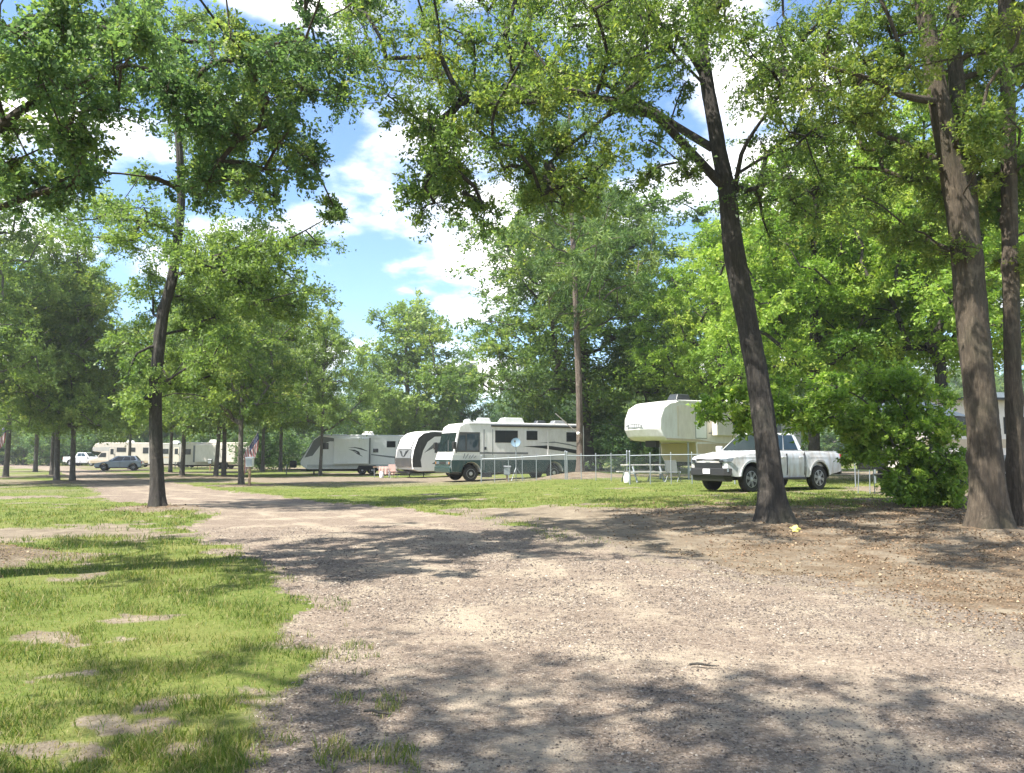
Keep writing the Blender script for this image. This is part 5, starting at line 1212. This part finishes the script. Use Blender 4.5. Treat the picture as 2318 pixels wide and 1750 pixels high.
# --- travel trailers
def make_trailer(name, L_, hw, zt, body, nose='round', lower=None, wheels=(.55, .64), zb=.44, acs=(.5,)):
    rt = empty(name)
    if nose == 'round': out = [(-.05, zb + .12), (.02, 1.1), (-.08, 1.9), (-.42, zt - .5), (-.9, zt - .14), (-1.5, zt)]
    elif nose == 'wedge': out = [(.0, zb + .35), (-.05, 1.15), (-.95, zt - .42), (-1.35, zt - .10), (-1.8, zt)]
    else: out = [(0, zb), (0, zt - .25), (-.15, zt - .05), (-.5, zt)]
    wx = [-L_ * w for w in wheels]
    out += [(-L_ + .2, zt - .02), (-L_, zt - .2), (-L_, zb + .25), (-L_ + .5, zb)]
    if nose != 'flat': out += [(-.5, zb)]
    rv_shell(rt, out, hw, body, bevel=.06)
    for s in (-1, 1):
        for x in wx:
            wheel(rt, x, s * (hw - .16), .35, .21, s, 'dish')
        MB().prism([(wx[0] + .42, zb - .02), (wx[0] + .3, zb + .28), (wx[-1] - .3, zb + .28), (wx[-1] - .42, zb - .02)], *sorted((s * hw, s * (hw + .012)))).build("wheel_fender", M['black'], rt)
        MB().tube([(.0, s * .35, zb - .02), (1.15, s * .04, zb - .05)], .045, 6).build("hitch_bar", M['black'], rt)
    MB().box(-L_ + .1, 0, -.85, .85, zb - .14, zb).build("chassis", M['black'], rt)
    MB().tube([(1.1, 0, zb + .35), (1.1, 0, .05)], .04, 8).build("tongue_jack", M['steel'], rt)
    MB().box(-L_ + .1, -1.3, hw - .02, hw + .015, zt - .10, zt - .05).build("roof_gutter", M['rv_silver'], rt)
    for a in acs: ac_unit(rt, -L_ * a, zt, 1.0, .75, .30)
    stab(rt, (-1.0, -L_ + .6), hw, zb)
    return rt
tr1 = make_trailer("travel_trailer", 8.6, 1.22, 3.15, M['rv_bright'], 'wedge', acs=(.60,))
hw = 1.22
MB().prism([(-.30, 1.35), (-.98, 2.70), (-1.40, 3.02), (-2.6, 2.85), (-3.3, 2.58), (-2.2, 2.62), (-1.5, 2.35), (-.9, 1.5)], hw, hw + .007).build("swoosh_stripe", M['stripe_grey'], tr1)
MB().slab([(-.02, -1.15, 1.2), (-.02, 1.15, 1.2), (-.93, 1.15, 2.70), (-.93, -1.15, 2.70)], .02).build("shaded_nose_cap", M['charcoal'], tr1)  # charcoal colour stands in for tree shade on the trailer's nose
s1 = MB().box(-5.2, -2.5, hw, hw + .5, .85, 2.85).build("slide_out", M['rv_bright'], tr1, bevel=.03)
for pts in ([(-3.55, 2.12), (-4.1, 2.10), (-5.0, 1.86), (-5.15, 1.84), (-4.6, 2.08), (-4.1, 2.16)], [(-3.6, 1.98), (-4.2, 1.80), (-4.55, 1.52), (-4.45, 1.80), (-4.1, 1.95)], [(-3.9, 1.90), (-4.5, 1.60), (-4.75, 1.40), (-4.3, 1.62)]):
    MB().prism(pts, hw + .5, hw + .507).build("swoosh_stripe", M['stripe_dark'], s1)
MB().box(-5.32, -5.22, hw, hw + .46, .85, 2.9).build("slide_seal", M['stripe_grey'], tr1)
rv_window(tr1, -5.95, -5.55, 1.75, 2.05, hw, 1, None, name="hatch"); rv_window(tr1, -7.3, -6.6, 2.15, 2.65, hw); rv_window(tr1, -2.1, -1.5, 2.0, 2.5, hw); rv_door(tr1, -8.2, -7.55, .75, 2.65, hw, M['rv_bright'])
MB().prism([(-5.4, 1.55), (-6.8, 1.35), (-8.4, 1.2), (-8.4, 1.32), (-6.8, 1.47), (-5.4, 1.62)], hw, hw + .006).build("swoosh_stripe", M['stripe_grey'], tr1)
MB().box(-8.5, -.5, hw, hw + .006, .56, .80).build("lower_band", M['rv_silver'], tr1)
MB().box(.35, .85, -.35, .35, .55, 1.1).build("gas_bottle_cover", M['black'], tr1, bevel=.08)
seat(tr1, (684 - CX) / FPX * 61.5, 61.5, heading(-.975, -.22)); tag(tr1, "white travel trailer with grey swooshes and a wedge nose coloured dark as shade", "trailer")

tr2 = make_trailer("travel_trailer", 8.0, 1.22, 3.2, M['rv_bright'], 'round', acs=(.55,))
# dark lower nose with a white upper shield
MB().slab([(.03, -1.1, .75), (.03, 1.1, .75), (.035, 1.1, 1.35), (.035, -1.1, 1.35)], .02).build("lower_nose", M['charcoal'], tr2)
P = [(.045, -1.0, 1.34), (.045, 1.0, 1.34), (-.055, 1.0, 1.95), (-.055, -1.0, 1.95)]
MB().slab(P, .015).build("nose_panel", M['stripe_grey'], tr2)
for s in (1, -1):
    MB().slab([(.04, s * .05, 1.42), (.03, s * .22, 1.5), (-.03, s * .62, 1.88), (-.01, s * .30, 1.80)][::(1 if s > 0 else -1)], .04).build("emblem_wing", M['stripe_dark'], tr2)
    sp = [(.0, .72), (.03, 1.25), (-.10, 1.92), (-.42, 2.70), (-.85, 3.02), (-1.7, 3.10), (-2.8, 3.02), (-3.9, 2.95), (-2.7, 2.86), (-1.7, 2.80), (-1.15, 2.45), (-.80, 1.85), (-.62, 1.2), (-.70, .72)]
    MB().prism(sp, *sorted((s * hw, s * (hw + .008)))).build("swoosh_stripe", M['charcoal'], tr2)
    MB().prism([(-.9, 1.7), (-1.6, 2.3), (-3.2, 2.65), (-5.5, 2.7), (-3.2, 2.52), (-1.8, 2.1)], *sorted((s * hw, s * (hw + .007)))).build("swoosh_stripe", M['stripe_grey'], tr2)
MB().slab([(-.02, -.9, 1.98), (-.02, .9, 1.98), (-.36, .9, 2.72), (-.36, -.9, 2.72)], .02).build("nose_shield", M['rv_bright'], tr2)
rv_window(tr2, -3.6, -2.7, 1.85, 2.45, hw); rv_window(tr2, -2.3, -1.7, 1.7, 2.3, hw); rv_door(tr2, -5.2, -4.55, .75, 2.65, hw, M['rv_bright'])
MB().prism([(-1.5, .95), (-1.9, 1.15), (-2.6, 1.1), (-3.0, .9)], hw, hw + .007).build("swoosh_stripe", M['stripe_dark'], tr2)
seat(tr2, (915 - CX) / FPX * 53, 53, heading(-.80, -.60)); tag(tr2, "white travel trailer with charcoal rounded nose between the two white motor vehicles" if False else "white travel trailer with a charcoal rounded nose just left of the motorhome", "trailer")

tr3 = make_trailer("travel_trailer", 7.4, 1.2, 2.95, M['rv_beige'], 'flat', acs=(.42,))
sl3 = MB().box(-5.9, -1.6, 1.2, 1.55, .75, 2.7).build("slide_out", M['rv_cream'], tr3, bevel=.03)
MB().box(-1.45, -1.25, 1.2, 1.22, .75, 2.6).build("door_seam", M['stripe_grey'], tr3); rv_window(tr3, -1.0, -.4, 1.6, 2.2, 1.2); rv_door(tr3, -7.1, -6.4, .7, 2.5, 1.2, M['rv_cream'])
seat(tr3, (540 - CX) / FPX * 87, 87, heading(.99, -.05) + math.pi * 0, 0); tr3.rotation_euler[2] = heading(.995, .05)
tr3.rotation_euler[2] = math.pi + .05; tr3.location.x = (423 - CX) / FPX * 87
tag(tr3, "long beige travel trailer behind the pair of trunks", "trailer")
tr4 = make_trailer("travel_trailer", 7.0, 1.2, 3.0, M['rv_grey'], 'flat', acs=(.4,))
rv_window(tr4, -2.4, -1.4, 1.7, 2.3, 1.2); rv_window(tr4, -5.0, -4.2, 1.7, 2.3, 1.2); rv_door(tr4, -3.7, -3.0, .7, 2.5, 1.2, M['rv_beige'])
MB().prism([(-.2, 1.2), (-6.9, 1.2), (-6.9, 1.35), (-.2, 1.35)], 1.2, 1.207).build("pinstripe", M['rv_tan'], tr4)
seat(tr4, (348 - CX) / FPX * 96, 96, math.pi + .05); tag(tr4, "shaded greyish beige trailer between the tall slender trunk and the long beige trailer", "trailer")

def make_class_c():
    rt = empty("motorhome"); hw = 1.2; L_ = 8.0
    out = [(.0, .5), (.05, .95), (-.05, 1.05), (-.95, 1.25), (-1.45, 1.9), (-.55, 2.0), (-.35, 2.35), (-.7, 2.95), (-1.2, 3.12), (-L_ + .1, 3.12), (-L_, 2.9), (-L_, .55)]
    rv_shell(rt, out, hw, M['rv_beige'], bevel=.06)
    for s in (1, -1):
        MB().prism([(-1.05, 1.28), (-1.42, 1.82), (-2.0, 1.82), (-2.0, 1.28)], *sorted((s * hw, s * (hw + .01)))).build("cab_window", M['glass'], rt)
        MB().prism([(-.4, 2.05), (-.42, 2.5), (-2.6, 2.6), (-2.6, 2.05)], *sorted((s * hw, s * (hw + .006)))).build("overcab_band", M['rv_grey'], rt)
        for x in (-1.0, -6.1): wheel(rt, x, s * (hw - .16), .38, .22, s, 'dish')
        MB().box(-L_ + .1, -.2, *sorted((s * hw, s * (hw + .006))), .56, .85).build("lower_band", M['rv_tan'], rt)
        MB().slab([(.06, s * .7, .75), (.06, s * 1.05, .75), (.05, s * 1.05, .95), (.05, s * .7, .95)][::(1 if s > 0 else -1)], .02).build("headlight", M['lamp'], rt)
    MB().slab([(-.98, -1.05, 1.30), (-.98, 1.05, 1.30), (-1.40, 1.05, 1.86), (-1.40, -1.05, 1.86)], .02).build("windshield", M['glass'], rt)
    rv_window(rt, -4.3, -3.2, 1.95, 2.5, hw, 1); rv_window(rt, -5.4, -4.8, 1.95, 2.5, hw, 1); rv_window(rt, -7.5, -6.3, 1.75, 2.5, hw, 1); rv_door(rt, -3.0, -2.35, .7, 2.5, hw, M['rv_beige'])
    ac_unit(rt, -4.5, 3.12); MB().box(-7.8, -.5, -.7, .7, .35, .52).build("chassis", M['black'], rt)
    return rt
mc = make_class_c(); seat(mc, (212 - CX) / FPX * 99, 99, heading(-.97, -.2)); tag(mc, "distant tan motorhome with an over-cab bunk behind the blue-grey hatchback", "motorhome")

tr5 = make_trailer("travel_trailer", 9.0, 1.22, 3.35, M['rv_cream'], 'flat', acs=(.45,))
MB().box(-8.8, -.2, 1.22, 1.232, .60, 1.15).build("lower_band", M['stripe_grey'], tr5); MB().box(-8.8, -.2, 1.22, 1.232, 1.42, 1.75).build("brown_band", M['rv_tan'], tr5)
for x in (-2.2, -4.6, -7.6): rv_window(tr5, x, x + 1.1, 1.95, 2.6, 1.22)
for x in (-.3, -3.0, -5.6, -8.3): MB().box(x - .03, x, 1.22, 1.24, 1.76, 3.2).build("wall_seam", M['stripe_grey'], tr5)
MB().box(-8.9, -.1, 1.2, 1.75, 3.24, 3.32).build("rolled_awning", M['stripe_dark'], tr5, bevel=.03)
rv_door(tr5, -6.1, -5.45, .7, 2.6, 1.22, M['rv_cream'])
seat(tr5, (2080 - CX) / FPX * 29, 30.5, math.pi + .12); tag(tr5, "cream trailer with dark stripes half hidden behind the thick oak", "trailer")
# ------------------------------------------------------------------ fence, flags and small things
def fence(a, b, n, h, label, first_end=True, gate=None):
    """posts, rail and woven wire between two ground points"""
    a, b = Vector(a), Vector(b); rt = empty("chain_link_fence", (a.x, a.y, tz(a.x, a.y)), 0, label, "fence", "chain-link fence runs")
    o = Vector((a.x, a.y, tz(a.x, a.y))); L_ = (b - a).length; dr = (b - a) / L_
    P = lambda s, z: Vector((a.x + dr.x * s, a.y + dr.y * s, tz(a.x + dr.x * s, a.y + dr.y * s) + z)) - o
    for k in range(n + 1):
        s = L_ * k / n; end = k in (0, n); r = .030 if end else .019; hh = h + (.10 if end else .0)
        p = MB().tube([P(s, -.1), P(s, hh)], r, 10).build("post", M['steel'], rt, smooth=True)
        MB().lathe([(r * 1.2, 0), (r * 1.25, .03), (r * .8, .07), (.004, .085)], tuple(P(s, hh)), 'z', 10).build("cap", M['steel'], p, smooth=True)
    MB().tube([P(L_ * k / 12, h - .03) for k in range(13)], .021, 8).build("top_rail", M['steel'], rt, smooth=True)
    paths = []; st = .085; wires = int(L_ / st); hh = h - .05
    for k in range(-int(hh / st), wires + 1):
        for sgn in (1, -1):
            s0, z0, s1, z1 = (k * st, .04, k * st + hh, hh) if sgn > 0 else (k * st, hh, k * st + hh, .04)
            t0 = max(0, -s0 / (s1 - s0)); t1 = min(1, (L_ - s0) / (s1 - s0))
            if t1 <= t0: continue
            q0 = P(s0 + (s1 - s0) * t0, z0 + (z1 - z0) * t0); q1 = P(s0 + (s1 - s0) * t1, z0 + (z1 - z0) * t1)
            paths.append((np.array([q0, q1]), np.array([.0017, .0017]), 3))
    w = link("wire_mesh", tubes_mesh("wire_mesh", paths), M['wire'], rt); tag(w, kind="stuff")
    return rt
G = lambda px, d: Vector(((px - CX) / FPX * d, d))
fence(G(1090, 40.5), G(1279, 38.6), 6, 1.25, "chain-link fence run in front of the motorhome's green side")
fence(G(1283, 38.5), G(1418, 35.6), 4, 1.22, "chain-link fence run from the corner post past the pine")
fence(G(1424, 31.6), G(1660, 30.8), 5, 1.2, "chain-link fence run below the fifth-wheel trailer, ending at the pickup")

def flag(pole_base, pole_tip, w, h, label, seed=0):
    pb, pt = Vector(pole_base), Vector(pole_tip); rt = empty("flag", pb, 0, label, "flag", "flags on tilted poles")
    v = pt - pb; p = MB().tube([(0, 0, 0), v], .014, 8).build("pole", M['flag_white'], rt)
    MB().lathe([(.02, 0), (.03, .03), (.004, .06)], tuple(v), 'z', 8).build("finial", M['chrome'], p)
    nu, nv = 16, 13; m = MB(); vs = []; top = v; along = -v.normalized(); g = np.random.default_rng(seed)
    side = Vector((v.x, v.y, 0)).normalized() if abs(v.x) + abs(v.y) > .01 else Vector((1, 0, 0))
    for j in range(nv + 1):
        for i in range(nu + 1):
            u, q = i / nu, j / nv
            base = top + along * (h * q)
            drop = Vector((0, 0, -1)) * (w * u) + side * (.10 * u * w)
            ripple = Vector((side.y, -side.x, 0)) * (.06 * math.sin(q * 9 + u * 2) * (0.3 + u)) + side * (.05 * math.sin(q * 7 + u * 4))
            vs.append(base + drop + ripple)
    fs = []; mi = []
    for j in range(nv):
        for i in range(nu):
            fs.append((j * (nu + 1) + i, j * (nu + 1) + i + 1, (j + 1) * (nu + 1) + i + 1, (j + 1) * (nu + 1) + i))
            mi.append(2 if (j < 7 and i < 6) else (0 if j % 2 == 0 else 1))
    m.v = [tuple(x) for x in vs]; m.f = fs; m.m = mi
    c = m.build("cloth", [M['flag_red'], M['flag_white'], M['flag_blue']], rt, smooth=True)
    sm = c.modifiers.new("solid", 'SOLIDIFY'); sm.thickness = .006
    st = MB()
    for r_ in range(4):
        for k in range(4):
            j, i = 1 + r_ * 1.5, .8 + k * 1.3; p0 = Vector(vs[int(j) * (nu + 1) + int(i)]); nn = Vector((side.y, -side.x, 0)) * .012
            if nn.y > 0: nn = -nn
            st.slab([p0 + nn + Vector((0, 0, -.02)), p0 + nn + side * .02, p0 + nn + Vector((0, 0, .02)), p0 + nn - side * .02], .002)
    st.build("stars", M['flag_white'], c)
    return rt
b_ = gp(556, 39.2); flag((b_.x, b_.y, b_.z + 1.45), W(584, 978, 39.0), .95, 1.45, "faded striped flag hanging from the leaning trunk across the road", 3)
b_ = gp(-12, 51); flag((b_.x, b_.y, b_.z + 2.6), W(12, 964, 51), 1.1, 1.5, "striped flag on a tilted pole at the far left edge", 4)

def propane(x, y, label):
    rt = empty("propane_bottle", (x, y, tz(x, y)), 0, label, "gas bottle")
    MB().lathe([(.11, 0), (.14, .02), (.15, .07), (.155, .26), (.13, .33), (.06, .37), (.03, .38)], (0, 0, .01), 'z', 20).build("tank", M['plastic_white'], rt, smooth=True)
    MB().lathe([(.10, .34), (.10, .45), (.085, .45), (.085, .34)], (0, 0, .01), 'z', 20).build("collar", M['plastic_white'], rt, smooth=True)
    MB().lathe([(.022, .37), (.022, .43), (.035, .43), (.03, .45)], (0, 0, .01), 'z', 10).build("valve", M['chrome'], rt)
    return rt
q = hit(1420, 1094); propane(q[0], q[1], "white gas bottle standing alone on the grass before the fence")
propane(*G(866, 52.5), "small white gas bottle beside the table near the charcoal-nosed trailer")

def pedestal(px, d, h, label, mat):
    g_ = gp(px, d); rt = empty("utility_pedestal", g_, 0, label, "utility box", "utility pedestals")
    MB().box(-.05, .05, -.05, .05, -.05, h - .3).build("post", M['wood'], rt)
    b = MB().box(-.17, .17, -.13, .13, h - .42, h).build("box", mat, rt, bevel=.015)
    MB().box(-.15, .15, -.145, -.131, h - .38, h - .04).build("cover", M['steel'], b)
    MB().loft([(-.20, -.17, h), (.20, -.17, h), (.20, .15, h), (-.20, .15, h)], [(-.18, -.13, h + .05), (.18, -.13, h + .05), (.18, .13, h + .07), (-.18, .13, h + .07)]).build("rain_hood", mat, b)
    return rt
pedestal(482, 76, 1.1, "dark utility box on a post before the long beige trailer", M['stripe_dark'])
pedestal(571, 38.6, 1.35, "white utility box beside the leaning trunk with the flag", M['plastic_white'])
pedestal(1148, 42.0 - 1.6, 0.75, "low grey utility box under the motorhome's side", M['stripe_grey'])

def table(px, d):
    g_ = gp(px, d); rt = empty("folding_table", g_, .15, "folding table with faded reddish cloth beside the charcoal-nosed trailer", "table")
    MB().box(-.75, .75, -.36, .36, .70, .74).build("top", M['wood'], rt, bevel=.01)
    for sx in (-1, 1):
        for sy in (-1, 1): MB().tube([(sx * .68, sy * .30, .70), (sx * .62, sy * .32, 0)], .018, 8).build("leg", M['steel'], rt)
    vs = []; fs = []; n = 18
    for j in range(5):
        for i in range(n + 1):
            u = i / n * 1.1 - .35; fold = .03 * math.sin(i * 1.7)
            vs.append((u, -.37 - fold * (j / 4) - (.02 if j else 0), .755 - j * .13))
    for j in range(4):
        for i in range(n): fs.append((j * (n + 1) + i, j * (n + 1) + i + 1, (j + 1) * (n + 1) + i + 1, (j + 1) * (n + 1) + i))
    vs += [(-.35, .36, .752), (.75, .36, .752)]; k = len(vs); fs.append((k - 2,) + tuple(range(n + 1))[0:0] + (0, n, k - 1))
    c = MB(); c.add(vs, fs); co = c.build("table_cloth", M['cloth_pink'], rt); sd = co.modifiers.new("solid", 'SOLIDIFY'); sd.thickness = .008
    return rt
table(872, 53.5)
def camp_chair(px, d, rz, mat, label):
    g_ = gp(px, d); rt = empty("camp_chair", g_, rz, label, "chair")
    for sx in (-1, 1):
        MB().tube([(sx * .26, -.24, 0), (sx * .26, .22, .62)], .014, 6).build("leg", M['steel'], rt)
        MB().tube([(sx * .26, .26, 0), (sx * .26, -.22, .44)], .014, 6).build("leg", M['steel'], rt)
        MB().tube([(sx * .25, .2, .42), (sx * .25, .32, .92)], .014, 6).build("back_post", M['steel'], rt)
        MB().box(sx * .28 - .035, sx * .28 + .035, -.25, .24, .60, .625).build("armrest", M['black'], rt)
    MB().slab([(-.25, -.24, .43), (.25, -.24, .43), (.25, .2, .39), (-.25, .2, .39)], .015).build("seat", mat, rt)
    MB().slab([(-.24, .2, .46), (.24, .2, .46), (.24, .32, .92), (-.24, .32, .92)], .012).build("backrest", mat, rt)
camp_chair(893, 52, .5, M['cloth_pink'], "folding chair with faded reddish seat below the charcoal trailer nose")
camp_chair(1520, 33.5, 2.6, M['stripe_grey'], "grey folding chair behind the fence under the fifth-wheel trailer")

def dish(px, d):
    g_ = gp(px, d); rt = empty("satellite_dish", g_, 0, "pale blue-grey round dish on a mast before the motorhome's windows", "satellite dish")
    MB().tube([(0, 0, 0), (0, 0, 1.75)], .022, 8).build("mast", M['steel'], rt)
    for a in (0, 2.1, 4.2): MB().tube([(0, 0, .7), (.5 * math.cos(a), .5 * math.sin(a), 0)], .014, 6).build("leg", M['steel'], rt)
    b = MB().lathe([(.03, 0), (.12, .012), (.20, .035), (.25, .065), (.255, .058), (.20, .025), (.12, .0), (.03, -.015)], (0, 0, 0), 'y', 24).build("reflector", M['dish'], rt, smooth=True)
    b.location = (0, 0, 1.98); b.rotation_euler = (R(20), 0, R(170))
    MB().tube([(0, 0, -.30), (0, .38, -.06)], .012, 6).build("arm", M['steel'], b); MB().box(-.04, .04, .34, .44, -.10, -.02).build("receiver", M['black'], b)
dish(1168, 40.6)

def grill(px, d):
    g_ = gp(px, d); rt = empty("barbecue_grill", g_, .4, "black barbecue on thin legs between the pickup's tail and the sapling", "grill")
    MB().prism([(-.34, .72), (.34, .72), (.38, .95), (-.38, .95)], -.24, .24).build("firebox", M['black'], rt, bevel=.03)
    MB().prism([(-.38, .96)] + arc(0, .96, .38, 180, 0, 10)[1:-1] + [(.38, .96)], -.25, .25).build("lid", M['black'], rt, bevel=.02)
    for sx in (-1, 1):
        for sy in (-1, 1): MB().tube([(sx * .30, sy * .2, .72), (sx * .34, sy * .22, 0)], .014, 6).build("leg", M['steel'], rt)
    MB().box(.40, .72, -.22, .22, .88, .91).build("side_shelf", M['stripe_dark'], rt); MB().tube([(-.2, -.30, 1.1), (.2, -.30, 1.1)], .014, 6).build("handle", M['steel'], rt)
grill(1965, 23.5)

def canopy(px, d):
    g_ = gp(px, d); rt = empty("canopy", g_, .2, "blue-grey canopy roof on thin posts behind the sapling", "canopy")
    A = [(-1.3, -1.3, 2.45), (1.3, -1.3, 2.45), (1.3, 1.3, 2.45), (-1.3, 1.3, 2.45)]
    MB().loft(A, [(-.6, -.2, 3.05), (.6, -.2, 3.05), (.6, .2, 3.05), (-.6, .2, 3.05)]).build("roof_cloth", M['tarp'], rt, bevel=.02)
    for x, y, z in A: MB().tube([(x * .97, y * .97, 0), (x * .97, y * .97, 2.38)], .022, 8).build("post", M['steel'], rt)
canopy(2052, 27)

def picnic_table(px, d, rz):
    g_ = gp(px, d); rt = empty("picnic_table", g_, rz, "grey weathered picnic table behind the fence under the trailer's raised nose", "table")
    for k in range(5): MB().box(-.9, .9, -.36 + k * .145, -.36 + k * .145 + .135, .72, .76).build("plank", M['rv_grey'], rt)
    for s in (-1, 1):
        for k in range(2): MB().box(-.9, .9, s * .70 - .14 + k * .145, s * .70 - .01 + k * .145, .42, .46).build("bench_plank", M['rv_grey'], rt)
        for e in (-.65, .65):
            MB().tube([(e, s * .30, .72), (e, s * .78, 0)], .04, 6).build("leg", M['steel'], rt)
    for e in (-.65, .65): MB().box(e - .03, e + .03, -.82, .82, .36, .42).build("cross_bar", M['steel'], rt)
picnic_table(1452, 34.2, .3)
def lean_pole():
    a, b = W(1309, 982, PINE.y - .35), W(1257, 936, PINE.y - .6)
    rt = empty("line_pole", a, 0, "thin pale pole slanting up to the left from the pine's trunk", "pole")
    MB().tube([(0, 0, 0), b - a], [.03, .022], 8).build("pole", M['flag_white'], rt)
    MB().lathe([(.02, -.06), (.09, -.03), (.10, .05), (.05, .10)], (0, -.02, 0), 'z', 12).build("bracket", M['plastic_white'], rt, smooth=True)
lean_pole()

def twig(px, py, L_, rz, label):
    x, y = hit(px, py); rt = empty("fallen_twig", (x, y, tz(x, y) - .012), rz, label, "twig", "twigs lying on the gravel")
    MB().tube([(-L_ / 2, 0, .012), (-L_ * .2, .01, .02), (L_ * .15, -.012, .018), (L_ / 2, .012, .01)], [.008, .010, .008, .004], 7).build("stem", M['bark_grey'], rt, smooth=True)
    MB().tube([(L_ * .1, -.01, .018), (L_ * .28, .05, .022)], [.005, .002], 6).build("side_shoot", M['bark_grey'], rt)
twig(1592, 1506, .20, -.25, "short dark twig lying in the middle of the gravel road")
twig(852, 1613, .17, -.3, "small dark twig by the grass tuft at the gravel's edge")
def fallen_leaf():
    x, y = hit(1800, 1203); g_ = (x, y, tz(x, y) + .03)
    m = MB(); n = 12; vs = [(.0, 0, .03)]
    for k in range(n):
        a = k * 2 * math.pi / n; r = .075 * (1 + .35 * math.cos(a * 5)); vs.append((r * math.cos(a) * 1.2, r * math.sin(a), .02 * math.sin(a * 2) + .02))
    m.add(vs, [(0, 1 + k, 1 + (k + 1) % n) for k in range(n)])
    o = m.build("fallen_leaf", M['yellow'], None); o.location = g_; o.rotation_euler = (R(55), 0, .3); sd = o.modifiers.new("solid", 'SOLIDIFY'); sd.thickness = .003
    tag(o, "single pale yellow leaf at the foot of the leaning oak", "leaf")
fallen_leaf()

# ------------------------------------------------------------------ air
def build_haze():
    m = bpy.data.materials.new("haze"); m.use_nodes = True; N = m.node_tree.nodes; L = m.node_tree.links; N.clear()
    o = N.new("ShaderNodeOutputMaterial"); v = N.new("ShaderNodeVolumePrincipled")
    v.inputs["Color"].default_value = (0.90, 0.93, 0.96, 1); v.inputs["Density"].default_value = 0.0006; v.inputs["Anisotropy"].default_value = 0.3
    L.new(v.outputs[0], o.inputs["Volume"])
    h = MB().box(-460, 460, -430, 460, -1.5, 30).build("haze", m); tag(h, "thin pale summer haze hanging between the trees", "haze", kind="stuff")
build_haze()
